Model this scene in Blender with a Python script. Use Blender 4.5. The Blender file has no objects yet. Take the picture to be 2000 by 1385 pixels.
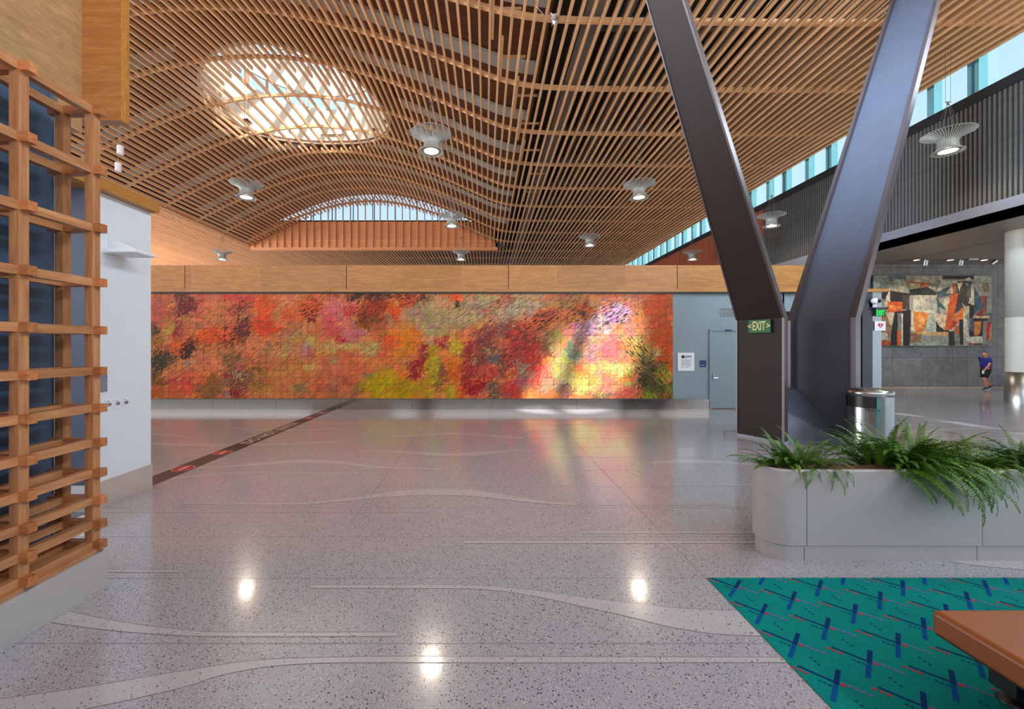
import bpy, math, random
import numpy as np
from mathutils import Vector, Matrix
random.seed(7); rng = np.random.default_rng(7)
SC = bpy.context.scene; COL = SC.collection
PI = math.pi
# ------------------------------------------------------------------ camera, sky, sun, exposure
CH = 1.95          # camera height
FP = 800.0         # focal length in pixels (2000 wide frame)
VX, VY = 947.0, 679.0   # vanishing point of the depth direction
cd = bpy.data.cameras.new('camera'); cam = bpy.data.objects.new('camera', cd); COL.objects.link(cam)
cam.location = (0, 0, CH); cam.rotation_euler = (PI/2, 0, 0)
cd.sensor_width = 36; cd.sensor_fit = 'HORIZONTAL'; cd.lens = FP/2000*36
cd.shift_x = (1000-VX)/2000; cd.shift_y = (VY-692.5)/2000
cd.clip_start = .05; cd.clip_end = 400
SC.camera = cam
SC.view_settings.view_transform = 'Standard'; SC.view_settings.look = 'None'
SC.view_settings.gamma = 1; SC.view_settings.use_curve_mapping = False
SC.view_settings.exposure = 0.50
SC.cycles.max_bounces = 8; SC.cycles.diffuse_bounces = 4; SC.cycles.glossy_bounces = 4
SC.cycles.transparent_max_bounces = 8; SC.cycles.sample_clamp_indirect = 4.0
SC.cycles.caustics_reflective = False; SC.cycles.caustics_refractive = False
SC.cycles.use_denoising = True

W = bpy.data.worlds.new('sky'); SC.world = W; W.use_nodes = True
wn, wl = W.node_tree.nodes, W.node_tree.links; wn.clear()
wo = wn.new('ShaderNodeOutputWorld'); bg = wn.new('ShaderNodeBackground')
tc = wn.new('ShaderNodeTexCoord'); sp = wn.new('ShaderNodeSeparateXYZ'); rp = wn.new('ShaderNodeValToRGB')
wl.new(tc.outputs['Generated'], sp.inputs[0]); wl.new(sp.outputs['Z'], rp.inputs[0])
rp.color_ramp.elements[0].position = 0.0; rp.color_ramp.elements[0].color = (.62, .76, .92, 1)
rp.color_ramp.elements[1].position = .7; rp.color_ramp.elements[1].color = (.50, .68, 1.0, 1)
wl.new(rp.outputs[0], bg.inputs[0]); bg.inputs[1].default_value = 1.0
wl.new(bg.outputs[0], wo.inputs[0])

def lamp(kind, name, loc, energy, color=(1, 1, 1), **kw):
    l = bpy.data.lights.new(name, kind); l.energy = energy; l.color = color
    for k, v in kw.items(): setattr(l, k, v)
    o = bpy.data.objects.new(name, l); COL.objects.link(o); o.location = loc
    return o
SUN_D = Vector((-.39, .55, -1.0))
sun = lamp('SUN', 'sun', (0, -10, 30), 7.0, (1.0, .98, .95), angle=math.radians(1.6))
sun.rotation_euler = SUN_D.to_track_quat('-Z', 'Y').to_euler()
# daylight area lamps; the rear, left and leg fills are added, no glazing there
g1 = lamp('AREA', 'rear_ceiling_fill', (-6, -5.9, 5.2), 2600, (1.0, .95, .90), shape='RECTANGLE', size=46, size_y=5)  # added behind the camera, tilted up to brighten the ceiling
g1.rotation_euler = (math.radians(145), 0, 0)
g3 = lamp('AREA', 'daylight_right_clerestory', (16.3, -5, 11.2), 3200, (.72, .86, 1.0), shape='RECTANGLE', size=30, size_y=2.6)
g3.rotation_euler = (math.radians(75), 0, PI/2)
g4 = lamp('AREA', 'leg_fill', (-1.0, 3.0, 12.9), 750, (.60, .78, 1.0), shape='DISK', size=3.5, spread=math.radians(48))  # no roof light here: added to put bluish light on the right leg
g4.rotation_euler = (Vector((8.6, 9.4, 9.3))-g4.location).to_track_quat('-Z', 'Y').to_euler()
g5 = lamp('AREA', 'daylight_round_rooflight', (-10.3, 23.1, 21.5), 110, (.93, .96, 1.0), shape='DISK', size=8.5)
g2 = lamp('AREA', 'left_slat_fill', (-41.5, 26, 5.5), 9500, (.93, .96, 1.0), shape='RECTANGLE', size=40, size_y=9)  # added fill for the far-left slats, no glazing built
g2.rotation_euler = (PI/2, 0, -PI/2)

# ------------------------------------------------------------------ helpers
def P(px, py, Y):
    return Vector(((px-VX)*Y/FP, Y, CH-(py-VY)*Y/FP))
def F(px, py, z=0.0):
    Y = FP*(CH-z)/(py-VY)
    return Vector(((px-VX)*Y/FP, Y, z))
def C(r, g, b, a=1.0):
    f = lambda c: ((c/255+.055)/1.055)**2.4 if c > 10.3 else c/255/12.92
    return (f(r), f(g), f(b), a)
def shade(o, on=True):
    for p in o.data.polygons: p.use_smooth = on
class MB:
    def __init__(s): s.v = []; s.f = []; s.m = []; s.mats = []
    def mi(s, mat):
        if mat not in s.mats: s.mats.append(mat)
        return s.mats.index(mat)
    def add(s, vs, fs, mat=None):
        n = len(s.v); s.v += [tuple(v) for v in vs]
        k = s.mi(mat) if mat is not None else 0
        for f in fs: s.f.append(tuple(n+i for i in f)); s.m.append(k)
        return s
    def box(s, x0, y0, z0, x1, y1, z1, mat=None):
        vs = [(x, y, z) for x in (x0, x1) for y in (y0, y1) for z in (z0, z1)]
        return s.add(vs, [(0,1,3,2),(4,6,7,5),(0,4,5,1),(2,3,7,6),(0,2,6,4),(1,5,7,3)], mat)
    def bar(s, a, b, w, h=None, up=(0, 0, 1), mat=None):
        a, b = Vector(a), Vector(b); h = h or w; d = (b-a).normalized(); u = Vector(up)
        if abs(d.dot(u)) > .98: u = Vector((0, 1, 0))
        x = d.cross(u).normalized(); y = x.cross(d).normalized()
        vs = [p+x*sx*w/2+y*sy*h/2 for p in (a, b) for sx, sy in ((-1,-1),(1,-1),(1,1),(-1,1))]
        return s.add(vs, [(3,2,1,0),(4,5,6,7),(0,1,5,4),(1,2,6,5),(2,3,7,6),(3,0,4,7)], mat)
    def tube(s, pts, r, n=8, mat=None, cap=True):
        pts = [Vector(p) for p in pts]; rs = r if isinstance(r, (list, tuple)) else [r]*len(pts)
        vs = []; fs = []
        for i, p in enumerate(pts):
            d = (pts[min(i+1, len(pts)-1)]-pts[max(i-1, 0)]).normalized()
            u = Vector((0, 0, 1)) if abs(d.z) < .95 else Vector((0, 1, 0))
            x = d.cross(u).normalized(); y = x.cross(d)
            vs += [p+(x*math.cos(2*PI*k/n)+y*math.sin(2*PI*k/n))*rs[i] for k in range(n)]
        for i in range(len(pts)-1):
            for k in range(n):
                k2 = (k+1) % n; fs.append((i*n+k, i*n+k2, (i+1)*n+k2, (i+1)*n+k))
        if cap: fs += [tuple(range(n))[::-1], tuple((len(pts)-1)*n+k for k in range(n))]
        return s.add(vs, fs, mat)
    def lathe(s, prof, n=32, c=(0, 0, 0), mat=None, a0=0, a1=2*PI):
        full = abs(a1-a0-2*PI) < 1e-6; m = n if full else n+1
        vs = []; fs = []
        for r, z in prof:
            for k in range(m):
                a = a0+(a1-a0)*k/n
                vs.append((c[0]+r*math.cos(a), c[1]+r*math.sin(a), c[2]+z))
        for i in range(len(prof)-1):
            for k in range(n):
                k2 = (k+1) % m
                fs.append((i*m+k, i*m+k2, (i+1)*m+k2, (i+1)*m+k))
        return s.add(vs, fs, mat)
    def prism(s, poly, z0, z1, mat=None):
        n = len(poly); vs = [(x, y, z0) for x, y in poly]+[(x, y, z1) for x, y in poly]
        return s.add(vs, [tuple(range(n))[::-1], tuple(range(n, 2*n))]+[(i, (i+1) % n, n+(i+1) % n, n+i) for i in range(n)], mat)
    def mesh(s, name):
        me = bpy.data.meshes.new(name); me.from_pydata(s.v, [], s.f); 
        for m in s.mats: me.materials.append(m)
        if len(s.mats) > 1: me.polygons.foreach_set('material_index', s.m)
        me.update(); return me
    def build(s, name, mat=None, parent=None, smooth=False, fix=False):
        me = s.mesh(name)
        if mat is not None: me.materials.append(mat)
        if smooth: me.polygons.foreach_set('use_smooth', [True]*len(me.polygons))
        o = bpy.data.objects.new(name, me); COL.objects.link(o)
        if parent is not None: o.parent = parent; o.matrix_parent_inverse = Matrix.Translation(-Vector(parent.location)) if parent.rotation_euler.to_quaternion().angle < 1e-6 else parent.matrix_basis.inverted()
        return o
def link(name, me, parent=None, loc=(0, 0, 0)):
    o = bpy.data.objects.new(name, me); COL.objects.link(o); o.location = loc
    if parent is not None: o.parent = parent
    return o
def tag(o, label=None, cat=None, group=None, kind=None):
    if label: o['label'] = label
    if cat: o['category'] = cat
    if group: o['group'] = group
    if kind: o['kind'] = kind
    return o
def empty(name, loc=(0, 0, 0), rz=0):
    o = bpy.data.objects.new(name, None); COL.objects.link(o); o.location = loc; o.rotation_euler = (0, 0, rz)
    o.empty_display_size = .2
    return o
def struct(o): o['kind'] = 'structure'; return o
def bevel(o, w=.005, seg=2):
    m = o.modifiers.new('bevel', 'BEVEL'); m.width = w; m.segments = seg; m.limit_method = 'ANGLE'; m.angle_limit = math.radians(40)
    return o
def text(body, name, mat, parent, loc, size, rot=(PI/2, 0, 0), ext=.002, align='CENTER', sx=1.0, bold=0.0, fit=None):
    c = bpy.data.curves.new(name, 'FONT'); c.body = body; c.size = size; c.extrude = ext
    c.align_x = align; c.align_y = 'CENTER'; c.offset = bold; c.materials.append(mat); c.resolution_u = 3
    o = bpy.data.objects.new(name, c); COL.objects.link(o)
    o.location = loc; o.rotation_euler = rot; o.scale = (sx, 1, 1)
    bpy.context.view_layer.update()
    me = bpy.data.meshes.new_from_object(o.evaluated_get(bpy.context.evaluated_depsgraph_get()))
    q = bpy.data.objects.new(name, me); COL.objects.link(q); me.name = name
    q.location = loc; q.rotation_euler = rot; q.scale = (sx, 1, 1)
    bpy.data.objects.remove(o); bpy.data.curves.remove(c); q.name = name
    if fit:
        xs = [v.co.x for v in me.vertices]; q.scale = (fit/(max(xs)-min(xs)), 1, 1)
    if not me.materials: me.materials.append(mat)
    if parent is not None: q.parent = parent; q.matrix_parent_inverse = parent.matrix_basis.inverted()
    return q

# ------------------------------------------------------------------ materials
def nt(name):
    m = bpy.data.materials.new(name); m.use_nodes = True
    n, l = m.node_tree.nodes, m.node_tree.links
    return m, n, l, n['Principled BSDF']
def mix(n, l, fac, a, b, mode='MIX'):
    x = n.new('ShaderNodeMix'); x.data_type = 'RGBA'; x.blend_type = mode
    for sock, v in ((x.inputs[0], fac), (x.inputs[6], a), (x.inputs[7], b)):
        if hasattr(v, 'links'): l.new(v, sock)
        else: sock.default_value = v
    return x.outputs[2]
def ramp(n, l, src, stops):
    r = n.new('ShaderNodeValToRGB'); e = r.color_ramp.elements
    while len(e) < len(stops): e.new(.5)
    for i, (p, c) in enumerate(stops): e[i].position = p; e[i].color = c if len(c) == 4 else (*c, 1)
    l.new(src, r.inputs[0]); return r.outputs[0]
def g(v): return (v, v, v, 1)
def coords(n, l, scale, rot=(0, 0, 0), kind='Object'):
    t = n.new('ShaderNodeTexCoord'); m = n.new('ShaderNodeMapping')
    m.inputs['Scale'].default_value = scale; m.inputs['Rotation'].default_value = rot
    l.new(t.outputs[kind], m.inputs[0]); return m.outputs[0]
def noise(n, l, vec, sc, det=3, rough=.5, dist=0):
    x = n.new('ShaderNodeTexNoise'); x.inputs['Scale'].default_value = sc; x.inputs['Detail'].default_value = det
    x.inputs['Roughness'].default_value = rough; x.inputs['Distortion'].default_value = dist
    if vec is not None: l.new(vec, x.inputs['Vector'])
    return x.outputs['Fac']
def bump(n, l, b, h, s=.2, d=.01):
    x = n.new('ShaderNodeBump'); x.inputs['Strength'].default_value = s; x.inputs['Distance'].default_value = d
    l.new(h, x.inputs['Height']); l.new(x.outputs[0], b.inputs['Normal'])
def plain(name, col, rough=.5, metal=0, var=.06, sc=6, bmp=0, bsc=80, spec=.5, coat=0):
    m, n, l, b = nt(name)
    v = coords(n, l, (1, 1, 1))
    f = noise(n, l, v, sc, 3)
    dark = tuple(c*(1-var*2) for c in col[:3])+(1,); lite = tuple(min(1, c*(1+var)) for c in col[:3])+(1,)
    l.new(ramp(n, l, f, [(.3, dark), (.7, lite)]), b.inputs['Base Color'])
    b.inputs['Roughness'].default_value = rough; b.inputs['Metallic'].default_value = metal
    b.inputs['Specular IOR Level'].default_value = spec; b.inputs['Coat Weight'].default_value = coat
    if bmp: bump(n, l, b, noise(n, l, v, bsc, 3), bmp, .004)
    return m
def emit(name, col, s):
    m, n, l, b = nt(name); b.inputs['Base Color'].default_value = col
    b.inputs['Emission Color'].default_value = col; b.inputs['Emission Strength'].default_value = s
    return m
def wood(name, a, c, scale=(2, 2, 30), rough=.45, var=.18, gr=3.0, mul=.35, bmp=.08):
    m, n, l, b = nt(name)
    v = coords(n, l, scale)
    oi = n.new('ShaderNodeObjectInfo')
    addv = n.new('ShaderNodeVectorMath'); addv.operation = 'MULTIPLY_ADD'
    l.new(oi.outputs['Random'], addv.inputs[0]); addv.inputs[1].default_value = (37, 53, 91); l.new(v, addv.inputs[2])
    w = noise(n, l, addv.outputs[0], gr, 5, .62, 1.2)
    w2 = noise(n, l, addv.outputs[0], gr*5, 3, .6, .4)
    base = ramp(n, l, w, [(.32, a), (.55, tuple((x+y)/2 for x, y in zip(a, c))), (.72, c)])
    base = mix(n, l, mul, base, ramp(n, l, w2, [(.3, g(.35)), (.65, g(1))]), 'MULTIPLY')
    hs = n.new('ShaderNodeHueSaturation')
    mr = n.new('ShaderNodeMapRange'); mr.inputs['To Min'].default_value = 1-var; mr.inputs['To Max'].default_value = 1+var
    l.new(oi.outputs['Random'], mr.inputs[0]); l.new(mr.outputs[0], hs.inputs['Value']); l.new(base, hs.inputs['Color'])
    l.new(hs.outputs[0], b.inputs['Base Color']); b.inputs['Roughness'].default_value = rough
    bump(n, l, b, w2, bmp, .003)
    return m
def steel(name, col=(.62, .62, .60, 1), rough=.28, scale=(1, 1, 60), amt=.06, metal=1.0, wob=.0):
    m, n, l, b = nt(name)
    v = coords(n, l, scale)
    f = noise(n, l, v, 8, 3)
    l.new(ramp(n, l, f, [(.3, tuple(x*.86 for x in col[:3])+(1,)), (.7, col)]), b.inputs['Base Color'])
    b.inputs['Metallic'].default_value = metal; b.inputs['Roughness'].default_value = rough
    if wob:
        f2 = noise(n, l, coords(n, l, (1, 1, .3)), .9, 2)
        x = n.new('ShaderNodeMath'); x.operation = 'MULTIPLY_ADD'; l.new(f2, x.inputs[0]); x.inputs[1].default_value = wob; l.new(f, x.inputs[2])
        bump(n, l, b, x.outputs[0], amt, .02)
    else: bump(n, l, b, f, amt, .004)
    return m

M = {}
# slats: fir, grain along depth
M['slat'] = wood('fir_slat', C(224, 166, 114), C(246, 206, 158), (6, .35, 6), .5, .10, 2.2, .12)
M['purlin'] = wood('fir_purlin', C(226, 170, 122), C(246, 208, 164), (.35, 6, 6), .5, .08, 2.2, .1)
M['fin'] = wood('fir_fin', C(200, 130, 90), C(226, 165, 125), (6, 6, .35), .5, .1, 2.2)
M['batten_grey'] = plain('dark_grey_batten', C(80, 78, 75), .6, 0, .1)
M['batten_red'] = wood('cedar_batten', C(150, 80, 52), C(184, 108, 74), (5, 5, .4), .5, .12, 2.0)
M['trellis'] = wood('trellis_fir', C(168, 108, 68), C(204, 148, 100), (9, 9, .7), .35, .14, 2.0)
M['trellis_y'] = wood('trellis_fir_rail', C(172, 112, 70), C(208, 152, 104), (9, .7, 9), .35, .14, 2.0)
M['trellis_x'] = wood('trellis_fir_block', C(166, 94, 50), C(206, 138, 88), (2, 9, 9), .35, .2, 2.0)
M['ply'] = wood('fir_plywood', C(158, 120, 78), C(188, 150, 106), (1.2, 1.2, 5), .4, .04, 1.6)
M['ply_dark'] = wood('fir_plywood_wavy', C(160, 98, 46), C(192, 130, 72), (.9, 1, 7), .38, .05, 1.8)
M['band'] = wood('oak_veneer', C(172, 108, 42), C(206, 148, 74), (.8, 1, 7), .38, .09, 1.6)
M['white'] = plain('white_paint', C(222, 226, 230), .55, 0, .01)
M['blue_wall'] = plain('pale_blue_paint', C(132, 150, 156), .5, 0, .015)
M['grey_wall'] = plain('grey_paint', C(165, 172, 180), .5, 0, .02)
M['steel'] = steel('brushed_steel', (.80, .79, .76, 1), .34, (1, 1, 40), .06, .75, 6)
M['steel_far'] = steel('rippled_steel', (.40, .36, .33, 1), .12, (2.5, 2.5, .1), .03, 1, 6)
M['steel_matt'] = steel('satin_steel', (.42, .46, .48, 1), .35, (1, 1, 30), .05)
M['steel_dark'] = steel('dark_steel', (.10, .10, .11, 1), .35, (2, 2, 20), .05)
M['chrome'] = steel('polished_steel', (.45, .46, .46, 1), .22, (30, 30, 1), .03)
M['black'] = plain('black_plastic', C(22, 22, 24), .4, 0, .02)
M['dark'] = plain('dark_void', C(40, 34, 30), .8, 0, .1)
M['deckdark'] = plain('dark_roof_boards', C(70, 62, 56), .8, 0, .15, 2)
M['deckgrey'] = plain('grey_brown_boards', C(128, 110, 98), .8, 0, .12, 2)
M['duct'] = steel('galvanised_duct', (.22, .21, .21, 1), .45, (2, 2, 2), .05)
M['beamgrey'] = plain('grey_painted_beam', C(132, 128, 128), .45, 0, .03)
M['acoustic'] = plain('grey_acoustic_strip', C(206, 214, 214), .8, 0, .03)
M['ringwhite'] = wood('pale_laminated_ring', C(226, 214, 192), C(242, 234, 218), (.6, .6, 14), .6, .02, 2.0)
M['column'] = plain('cream_column_paint', C(190, 188, 176), .4, 0, .01)
M['soffit'] = steel('bronze_soffit', (.30, .26, .22, 1), .38, (3, .3, 1), .04, .25)
M['fascia'] = plain('blue_grey_fascia', C(120, 122, 132), .35, .3, .03)
M['sill'] = plain('black_sill', C(34, 36, 40), .35, .2, .02)
M['tealfin'] = plain('teal_glass_fin', C(110, 165, 175), .2, 0, .03)
M['teal'] = plain('teal_frosted_glass', C(150, 195, 190), .25, 0, .05)
M['planter'] = plain('off_white_concrete', C(170, 163, 160), .5, 0, .02, 3)
M['soil'] = plain('coco_soil', C(120, 88, 62), .95, 0, .3, 60, .8, 140)
M['leather'] = plain('tan_leather', C(150, 86, 42), .33, 0, .02, 5, .12, 500)
M['leathertop'] = M['leather']
M['stitch'] = plain('tan_thread', C(150, 92, 40), .6)
M['navy'] = steel('navy_glass', (.075, .13, .21, 1), .3, (.3, .3, 1.2), .0, .3)
M['green_sign'] = plain('green_sign_face', C(22, 104, 56), .5, 0, .03)
M['cream'] = plain('cream_lettering', C(222, 218, 150), .6)
M['green_glow'] = emit('green_letter_glow', C(10, 235, 70), .9)
M['clear_green'] = plain('green_tinted_acrylic', C(34, 66, 54), .15)
M['signwhite'] = plain('white_sign', C(232, 232, 236), .5, 0, .01)
M['red'] = plain('red_print', C(190, 25, 45), .5)
M['print'] = plain('grey_print', C(120, 126, 134), .6)
M['printdark'] = plain('dark_print', C(40, 48, 60), .6)
M['bluesign'] = plain('dark_blue_sign', C(12, 48, 110), .4)
M['lampshade'] = plain('lamp_slat_grey', C(172, 175, 170), .45, .1, .02)
M['lampglow'] = emit('lamp_diffuser', (1.0, .86, .66, 1), 3.2)
M['spotglow'] = emit('downlight_glow', (1.0, .75, .5, 1), 6.0)
M['cable'] = plain('steel_cable', C(110, 106, 100), .4, .5)
M['striptape'] = plain('dark_floor_strip', C(66, 54, 52), .35, 0, .06)
M['disc_red'] = plain('red_disc_print', C(186, 22, 34), .35)
M['disc_grey'] = plain('grey_floor_lettering', C(196, 186, 182), .4)
M['skin'] = plain('skin', C(206, 130, 100), .6)
M['shirt'] = plain('blue_shirt', C(20, 34, 130), .8)
M['shorts'] = plain('black_shorts', C(18, 18, 22), .8)
M['shoe'] = plain('black_shoe', C(30, 34, 44), .6)
M['shoesole'] = plain('pale_shoe_sole', C(200, 215, 235), .6)
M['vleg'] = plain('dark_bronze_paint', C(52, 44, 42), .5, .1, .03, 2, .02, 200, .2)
M['vtrim'] = plain('bronze_flange_paint', C(84, 76, 78), .32, .3, .03)
M['vramp'] = plain('blue_grey_ramp', C(84, 94, 110), .36, .2, .03)
M['tilegap'] = plain('dark_grout', C(70, 55, 35), .8)
# slate tile
m, n, l, b = nt('slate_tile'); M['slate'] = m
v = coords(n, l, (1, 1, 1)); f1 = noise(n, l, v, 1.5, 5, .65, 1.5); oi = n.new('ShaderNodeObjectInfo')
cc = ramp(n, l, f1, [(.3, C(96, 94, 90)), (.7, C(132, 130, 126))])
hs = n.new('ShaderNodeHueSaturation'); mr = n.new('ShaderNodeMapRange'); mr.inputs['To Min'].default_value = .92; mr.inputs['To Max'].default_value = 1.08
l.new(oi.outputs['Random'], mr.inputs[0]); l.new(mr.outputs[0], hs.inputs['Value']); l.new(cc, hs.inputs['Color']); l.new(hs.outputs[0], b.inputs['Base Color'])
b.inputs['Roughness'].default_value = .6; bump(n, l, b, noise(n, l, coords(n, l, (1, 1, 1)), 4, 6, .7, 2), .5, .02)
# glass
m, n, l, b = nt('clear_glass'); M['glass'] = m
out = n['Material Output']; tr = n.new('ShaderNodeBsdfTransparent'); gl = n.new('ShaderNodeBsdfGlossy'); mx = n.new('ShaderNodeMixShader')
tr.inputs[0].default_value = (.90, .97, .98, 1); gl.inputs['Roughness'].default_value = .05; mx.inputs[0].default_value = .06
l.new(tr.outputs[0], mx.inputs[1]); l.new(gl.outputs[0], mx.inputs[2]); l.new(mx.outputs[0], out.inputs[0]); n.remove(b)
# wood boarded deck (horizontal boards across) and tympanum boards
def boards(name, a, c, axis, per, rough=.6):
    m, n, l, b = nt(name)
    t = n.new('ShaderNodeTexCoord'); s = n.new('ShaderNodeSeparateXYZ'); l.new(t.outputs['Object'], s.inputs[0])
    q = n.new('ShaderNodeMath'); q.operation = 'DIVIDE'; l.new(s.outputs[axis], q.inputs[0]); q.inputs[1].default_value = per
    fr = n.new('ShaderNodeMath'); fr.operation = 'FRACT'; l.new(q.outputs[0], fr.inputs[0])
    fl = n.new('ShaderNodeMath'); fl.operation = 'FLOOR'; l.new(q.outputs[0], fl.inputs[0])
    wn_ = n.new('ShaderNodeTexWhiteNoise'); wn_.noise_dimensions = '1D'; l.new(fl.outputs[0], wn_.inputs['W'])
    sc = (1, .2, 1) if axis != 'Y' else (.2, 4, 1)
    if axis == 'Z': sc = (.4, 1, 7)
    f = noise(n, l, coords(n, l, sc), 2.5, 4, .6, .5)
    base = ramp(n, l, f, [(.3, a), (.7, c)])
    base = mix(n, l, .3, base, ramp(n, l, wn_.outputs['Value'], [(0, g(.45)), (1, g(1))]), 'MULTIPLY')
    base = mix(n, l, 1, base, ramp(n, l, fr.outputs[0], [(0, g(.35)), (.05, g(1)), (1, g(1))]), 'MULTIPLY')
    l.new(base, b.inputs['Base Color']); b.inputs['Roughness'].default_value = rough
    return m
M['deckwood'] = boards('fir_deck_boards', C(98, 58, 30), C(134, 84, 50), 'Y', .3)
M['tymp'] = boards('fir_wall_boards', C(206, 128, 78), C(226, 156, 106), 'Z', .32)
# terrazzo
def terrazzo(name, base, chips=1.0, light=1.0):
    m, n, l, b = nt(name)
    def chip(scale, thr, col, src, inv=None):
        vo = n.new('ShaderNodeTexVoronoi'); vo.inputs['Scale'].default_value = scale
        l.new(coords(n, l, (1, 1, 1)), vo.inputs['Vector'])
        # choose a share of cells by their random colour, small blob round each cell's point
        sx = n.new('ShaderNodeSeparateColor'); l.new(vo.outputs['Color'], sx.inputs[0])
        c1 = n.new('ShaderNodeMath'); c1.operation = 'LESS_THAN'; l.new(sx.outputs[0], c1.inputs[0]); c1.inputs[1].default_value = thr
        rr = n.new('ShaderNodeMath'); rr.operation = 'MULTIPLY_ADD'; l.new(sx.outputs[1], rr.inputs[0]); rr.inputs[1].default_value = .25; rr.inputs[2].default_value = .18
        c2 = n.new('ShaderNodeMath'); c2.operation = 'LESS_THAN'; l.new(vo.outputs['Distance'], c2.inputs[0]); l.new(rr.outputs[0], c2.inputs[1])
        c3 = n.new('ShaderNodeMath'); c3.operation = 'MULTIPLY'; l.new(c1.outputs[0], c3.inputs[0]); l.new(c2.outputs[0], c3.inputs[1])
        return mix(n, l, c3.outputs[0], src, col)
    f = noise(n, l, coords(n, l, (1, 1, 1)), .8, 3)
    c0 = ramp(n, l, f, [(.3, tuple(x*.94 for x in base[:3])+(1,)), (.7, base)])
    c0 = chip(90, .35*chips, C(205, 200, 196), c0)
    c0 = chip(150, .25*chips, C(222, 218, 212), c0)
    c0 = chip(125, .22*chips, C(118, 116, 120), c0)
    c0 = chip(70, .20*chips, C(52, 54, 60), c0)
    c0 = chip(110, .16*chips, C(40, 42, 48), c0)
    c0 = chip(55, .012, C(150, 92, 50), c0)
    l.new(c0, b.inputs['Base Color']); b.inputs['Roughness'].default_value = .2
    b.inputs['Specular IOR Level'].default_value = .5; b.inputs['Coat Weight'].default_value = .6; b.inputs['Coat Roughness'].default_value = .09; b.inputs['Coat IOR'].default_value = 1.55
    return m
M['floor'] = terrazzo('grey_terrazzo', C(170, 172, 180))
M['inlay'] = terrazzo('white_terrazzo', C(190, 190, 194), .35)
M['divider'] = plain('zinc_divider', C(146, 138, 140), .3, .1)
# carpet
m, n, l, b = nt('teal_carpet'); M['carpet'] = m
f1 = noise(n, l, coords(n, l, (1, 1, 1)), 260, 3, .7); f2 = noise(n, l, coords(n, l, (1, 1, 1)), 1.6, 3)
cc = ramp(n, l, f1, [(.3, C(0, 104, 102)), (.7, C(10, 172, 160))])
cc = mix(n, l, .35, cc, ramp(n, l, f2, [(.3, g(.6)), (.7, g(1))]), 'MULTIPLY')
l.new(cc, b.inputs['Base Color']); b.inputs['Roughness'].default_value = .95; b.inputs['Specular IOR Level'].default_value = .1
bump(n, l, b, f1, .8, .006)
def yarn(name, c):
    m, n, l, b = nt(name); f = noise(n, l, coords(n, l, (1, 1, 1)), 260, 3, .7)
    l.new(ramp(n, l, f, [(.3, tuple(x*.55 for x in c[:3])+(1,)), (.7, c)]), b.inputs['Base Color'])
    b.inputs['Roughness'].default_value = .95; b.inputs['Specular IOR Level'].default_value = .1; return m
YRN, YRB, YRR, YRP = yarn('navy_yarn', C(10, 58, 120)), yarn('blue_yarn', C(14, 84, 165)), yarn('red_yarn', C(225, 30, 62)), yarn('purple_yarn', C(140, 104, 196))
# fern
m, n, l, b = nt('fern_green'); M['fern'] = m
oi = n.new('ShaderNodeObjectInfo'); f = noise(n, l, coords(n, l, (1, 1, 1)), 9, 3)
cc = ramp(n, l, f, [(.3, C(34, 78, 8)), (.7, C(92, 140, 26))])
hs = n.new('ShaderNodeHueSaturation'); mr = n.new('ShaderNodeMapRange'); mr.inputs['To Min'].default_value = .55; mr.inputs['To Max'].default_value = 1.25
l.new(oi.outputs['Random'], mr.inputs[0]); l.new(mr.outputs[0], hs.inputs['Value']); l.new(cc, hs.inputs['Color']); l.new(hs.outputs[0], b.inputs['Base Color'])
b.inputs['Roughness'].default_value = .5; b.inputs['Transmission Weight'].default_value = 0
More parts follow.
